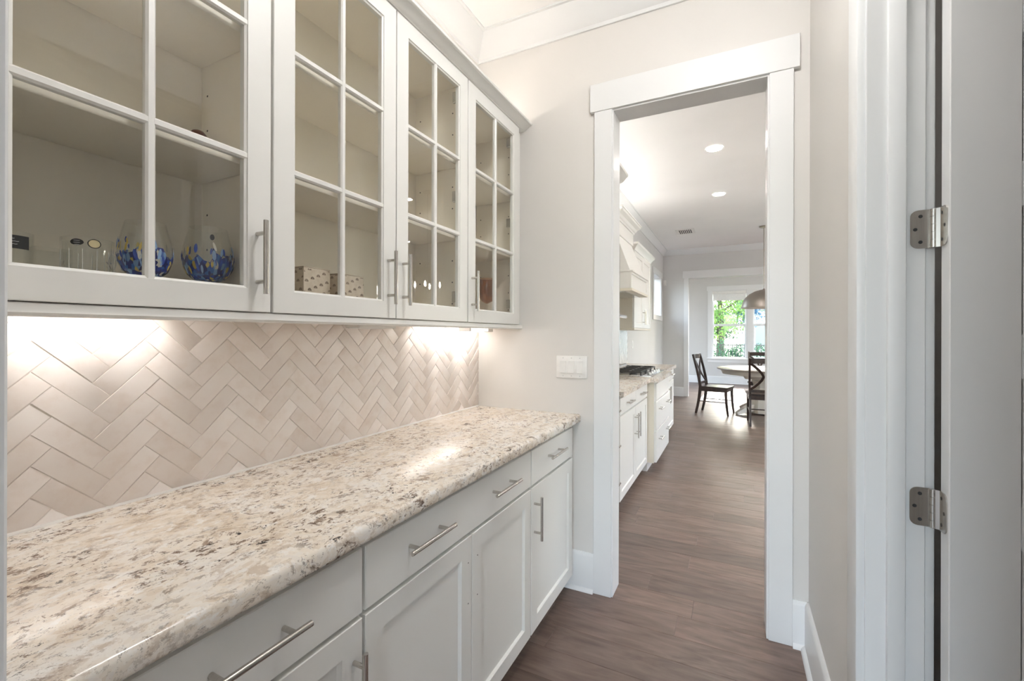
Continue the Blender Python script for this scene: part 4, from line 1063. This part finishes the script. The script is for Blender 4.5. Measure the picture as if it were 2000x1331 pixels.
# X-back chairs, local: seat front towards +X
def chair(loc, rz, label):
    r = empty('dining_chair', loc, label, 'chair', 'X back dining chairs', rz=rz); L = dict(parent=r, local=True)
    s = MB(); op = [(-.20, -.195), (.215, -.225), (.225, -.21), (.225, .21), (.215, .225), (-.20, .195)]
    s.prism([(x, y, .440) for x, y in op], (0, 0, .026)); s.build('seat', M['chairw'], **L)
    def bx(t): return -.215 - .12 * max(0, (t - .46) / .54) ** 1.3 - .07 * max(0, (.46 - t) / .46) ** 1.6
    for sy in (-1, 1):
        p = [(bx(t), sy * (.178 + .012 * (t > .46)), t) for t in (0.0, .12, .25, .38, .46, .60, .75, .90, 1.0)]
        q = MB(); q.bar(p, .026, [.034, .038, .044, .048, .046, .040, .036, .034, .030], up=(1, 0, 0)); q.build('rear_leg', M['chairw'], **L)
        p = [(.190 + .035 * (1 - t / .44) ** 2, sy * .190, t) for t in (0, .1, .2, .32, .44)]
        q = MB(); q.bar(p, [.024, .027, .031, .035, .038], [.024, .028, .033, .038, .042], up=(1, 0, 0)); q.build('front_leg', M['chairw'], **L)
        q = MB(); q.box(-.21, .20, sy * .190 - .010, sy * .190 + .010, .385, .440, .002); q.build('apron', M['chairw'], **L)
        q = MB(); q.tube([(-.235, sy * .182, .215), (.196, sy * .190, .215)], .008, 8); q.build('stretcher', M['chairw'], **L)
    q = MB(); q.box(.180, .200, -.185, .185, .385, .440, .002); q.build('apron', M['chairw'], **L)
    q = MB(); q.box(-.225, -.205, -.185, .185, .385, .440, .002); q.build('apron', M['chairw'], **L)
    q = MB(); q.tube([(-.02, -.188, .215), (-.02, .188, .215)], .008, 8); q.build('stretcher', M['chairw'], **L)
    q = MB(); q.bar([(bx(.955) - .004, -.180, .955), (bx(.955) - .018, -.09, .960), (bx(.955) - .022, 0, .962), (bx(.955) - .018, .09, .960), (bx(.955) - .004, .180, .955)], .018, .075); q.build('top_rail', M['chairw'], **L)
    q = MB(); q.bar([(bx(.51), -.172, .515), (bx(.51) - .012, 0, .515), (bx(.51), .172, .515)], .016, .040); q.build('lower_rail', M['chairw'], **L)
    for sy in (-1, 1):
        p = []
        for t in range(9):
            u = t / 8; zz = .535 + .385 * u
            yy = sy * (.165 - .62 * .165 * (1 - (2 * u - 1) ** 2) - 0.0)
            p.append((bx(zz) - .010 * (1 - (2 * u - 1) ** 2) - .004, yy, zz))
        # each curve bows in to the middle, the two touch and form the X
        p = [(x, yy if abs(yy) > .012 else sy * .012, zz) for x, yy, zz in p]
        p = [(x, sy * (.166 * abs(2 * k / 8 - 1) ** 1.5 + .012), zz) for k, (x, yy, zz) in enumerate(p)]
        q = MB(); q.bar(p, .016, .034, up=(0, 1, 0)); q.build('back_cross', M['chairw'], **L)
    return r
chair((-.255, 8.33, 0), math.radians(-13), 'dark X back wooden chair left of the table, seen from its side')
chair((.395, 7.63, 0), math.radians(91), 'dark X back wooden chair with its back to the camera, half behind the door casing')
chair((.46, 9.66, 0), math.radians(-90), 'dark X back wooden chair on the far side of the table')

# dome pendant over the table
pn = empty('dome_pendant', (tx, ty, ZK), 'large pewter dome pendant hanging over the dining table', 'pendant light')
MB().lathe([(.068, ZK), (.068, ZK - .022), (.015, ZK - .026), (.008, ZK - .03)], (tx, ty, 0), 28).build('canopy', M['shade'], pn)
MB().tube([(tx, ty, ZK - .025), (tx, ty, 2.10)], .0065, 10).build('rod', M['shade'], pn)
dome = [(.012, 2.120), (.020, 2.105), (.06, 2.098), (.14, 2.075), (.22, 2.030), (.285, 1.965), (.325, 1.885), (.340, 1.815), (.348, 1.795)]
MB().lathe(dome + [(a - .004, b - .003) for a, b in dome[::-1]], (tx, ty, 0), 48).build('shade', M['shade'], pn)
MB().sphere((tx, ty, 1.93), .035).build('bulb', M['bulb'], pn)

# ------------------------------------------------------------------ outside
struct('ground', MB().box(-60, 60, YD + .15, 90, -.5, -.35), M['grass'], 'lawn outside')
struct('bounce_slab', MB().box(XKR + .12, 30, -6, YD + .15, -.5, -.25), simple('pale_bounce', (.62, .60, .57), .8), 'unseen pale slab added to bounce sun onto the kitchen ceiling')  # pale slab added out of view, reflects sunlight up to the kitchen ceiling
def foliage(name, mat, parent, c, rx, ry, rz, n, leaf, seed):
    r = random.Random(seed); mb = MB(); c = Vector(c)
    blobs = [(Vector((r.uniform(-.6, .6) * rx, r.uniform(-.6, .6) * ry, r.uniform(-.65, .65) * rz)), r.uniform(.3, .5)) for _ in range(16)]
    for _ in range(n):
        b, s = r.choice(blobs); d = Vector((r.gauss(0, 1), r.gauss(0, 1), r.gauss(0, 1))).normalized() * r.uniform(.6, 1.0)
        p = c + b + Vector((d.x * rx * s, d.y * ry * s, d.z * rz * s)); L = leaf * r.uniform(.6, 1.3)
        u = Vector((r.gauss(0, 1), r.gauss(0, 1), r.gauss(0, 1))).normalized(); v = u.orthogonal().normalized() * .45
        mb.poly([p, p + (u * .5 + v) * L, p + u * L, p + (u * .5 - v) * L])
    return tag(mb.build(name, mat, parent, ang=0), kind='stuff')
def tree(x, y, h, cr, mat, label, seed, n=7000, leaf=.085):
    t = empty('tree', (x, y, -.35), label, 'tree', 'trees in the yard')
    tr = MB(); tr.tube([(x, y, -.4), (x + .05, y, h * .3), (x - .05, y + .05, h * .6), (x, y, h * .85)], [.16, .13, .09, .03], 10)
    r = random.Random(seed)
    for k in range(6):
        a = r.uniform(0, 6.28); z0 = h * r.uniform(.3, .65); tr.tube([(x, y, z0), (x + .5 * cr * math.cos(a), y + .5 * cr * math.sin(a), z0 + .35 * cr), (x + .85 * cr * math.cos(a), y + .85 * cr * math.sin(a), z0 + .6 * cr)], [.05, .03, .012], 6)
    tr.build('trunk', M['bark'], t); foliage('foliage', mat, t, (x, y, h * .62), cr, cr, h * .42, n, leaf, seed)
tree(-1.4, 18.5, 5.2, 1.5, M['leaf1'], 'bright green leafy tree left in the dining window', 11)
tree(-.55, 22.5, 5.5, 1.35, M['leaf1'], 'tall green tree behind the leafy one, outside the window', 12)
tree(.85, 28.5, 6.5, 1.1, M['leaf3'], 'bluish green tree right of the window mullion', 13)
tree(-.75, 27.0, 3.4, 1.3, M['leaf2'], 'dark green tree low behind the others', 14)
for i, (x, y) in enumerate(((-1.25, 20.6), (-.05, 21.0), (1.2, 21.4))):
    b = empty('shrub', (x, y, -.35), ['dark shrub left under the dining window view', 'dark shrub in the middle behind the black fence', 'dark shrub right behind the black fence'][i], 'shrub', 'shrubs along the fence')
    MB().tube([(x, y, -.4), (x, y, .1)], [.04, .02], 6).build('stem', M['bark'], b)
    foliage('foliage', M['leaf2'], b, (x, y, .40), .65, .5, .85, 2600, .06, 40 + i)
fe = empty('yard_fence', (-.3, 19.6, -.35), 'thin black metal fence in the yard', 'fence')
mb = MB(); mb.box(-3, 3, 19.58, 19.61, .92, .95); mb.build('rail', M['metalfence'], fe)
mb = MB(); mb.box(-3, 3, 19.58, 19.61, -.2, -.17); mb.build('rail', M['metalfence'], fe)
pk = MB().box(-.012, .012, -.012, .012, -.35, 1.0).mesh('picket', M['metalfence'])
for i in range(26):
    o = link('picket', pk, fe); o.location = (-2.0 + i * .14, 19.595, 0)
hs_ = empty('neighbour_house', (4.0, 34, -.35), 'white neighbouring house beyond the trees', 'house')
MB().box(.6, 9.0, 34, 42, -.4, 3.0).build('wall', M['siding'], hs_)
MB().prism([(.2, 33.6, 3.0), (.2, 42.4, 3.0), (.2, 38, 5.2)], (9.2, 0, 0)).build('roof', M['roof'], hs_)
for x in (1.75, 4.2, 6.6):
    f = MB().box(x - .55, x + .55, 33.95, 34.02, .5, 2.2).build('window', M['vinyl'], hs_); MB().box(x - .45, x + .45, 33.93, 33.96, .6, 2.1).build('pane', M['winglass'], f)
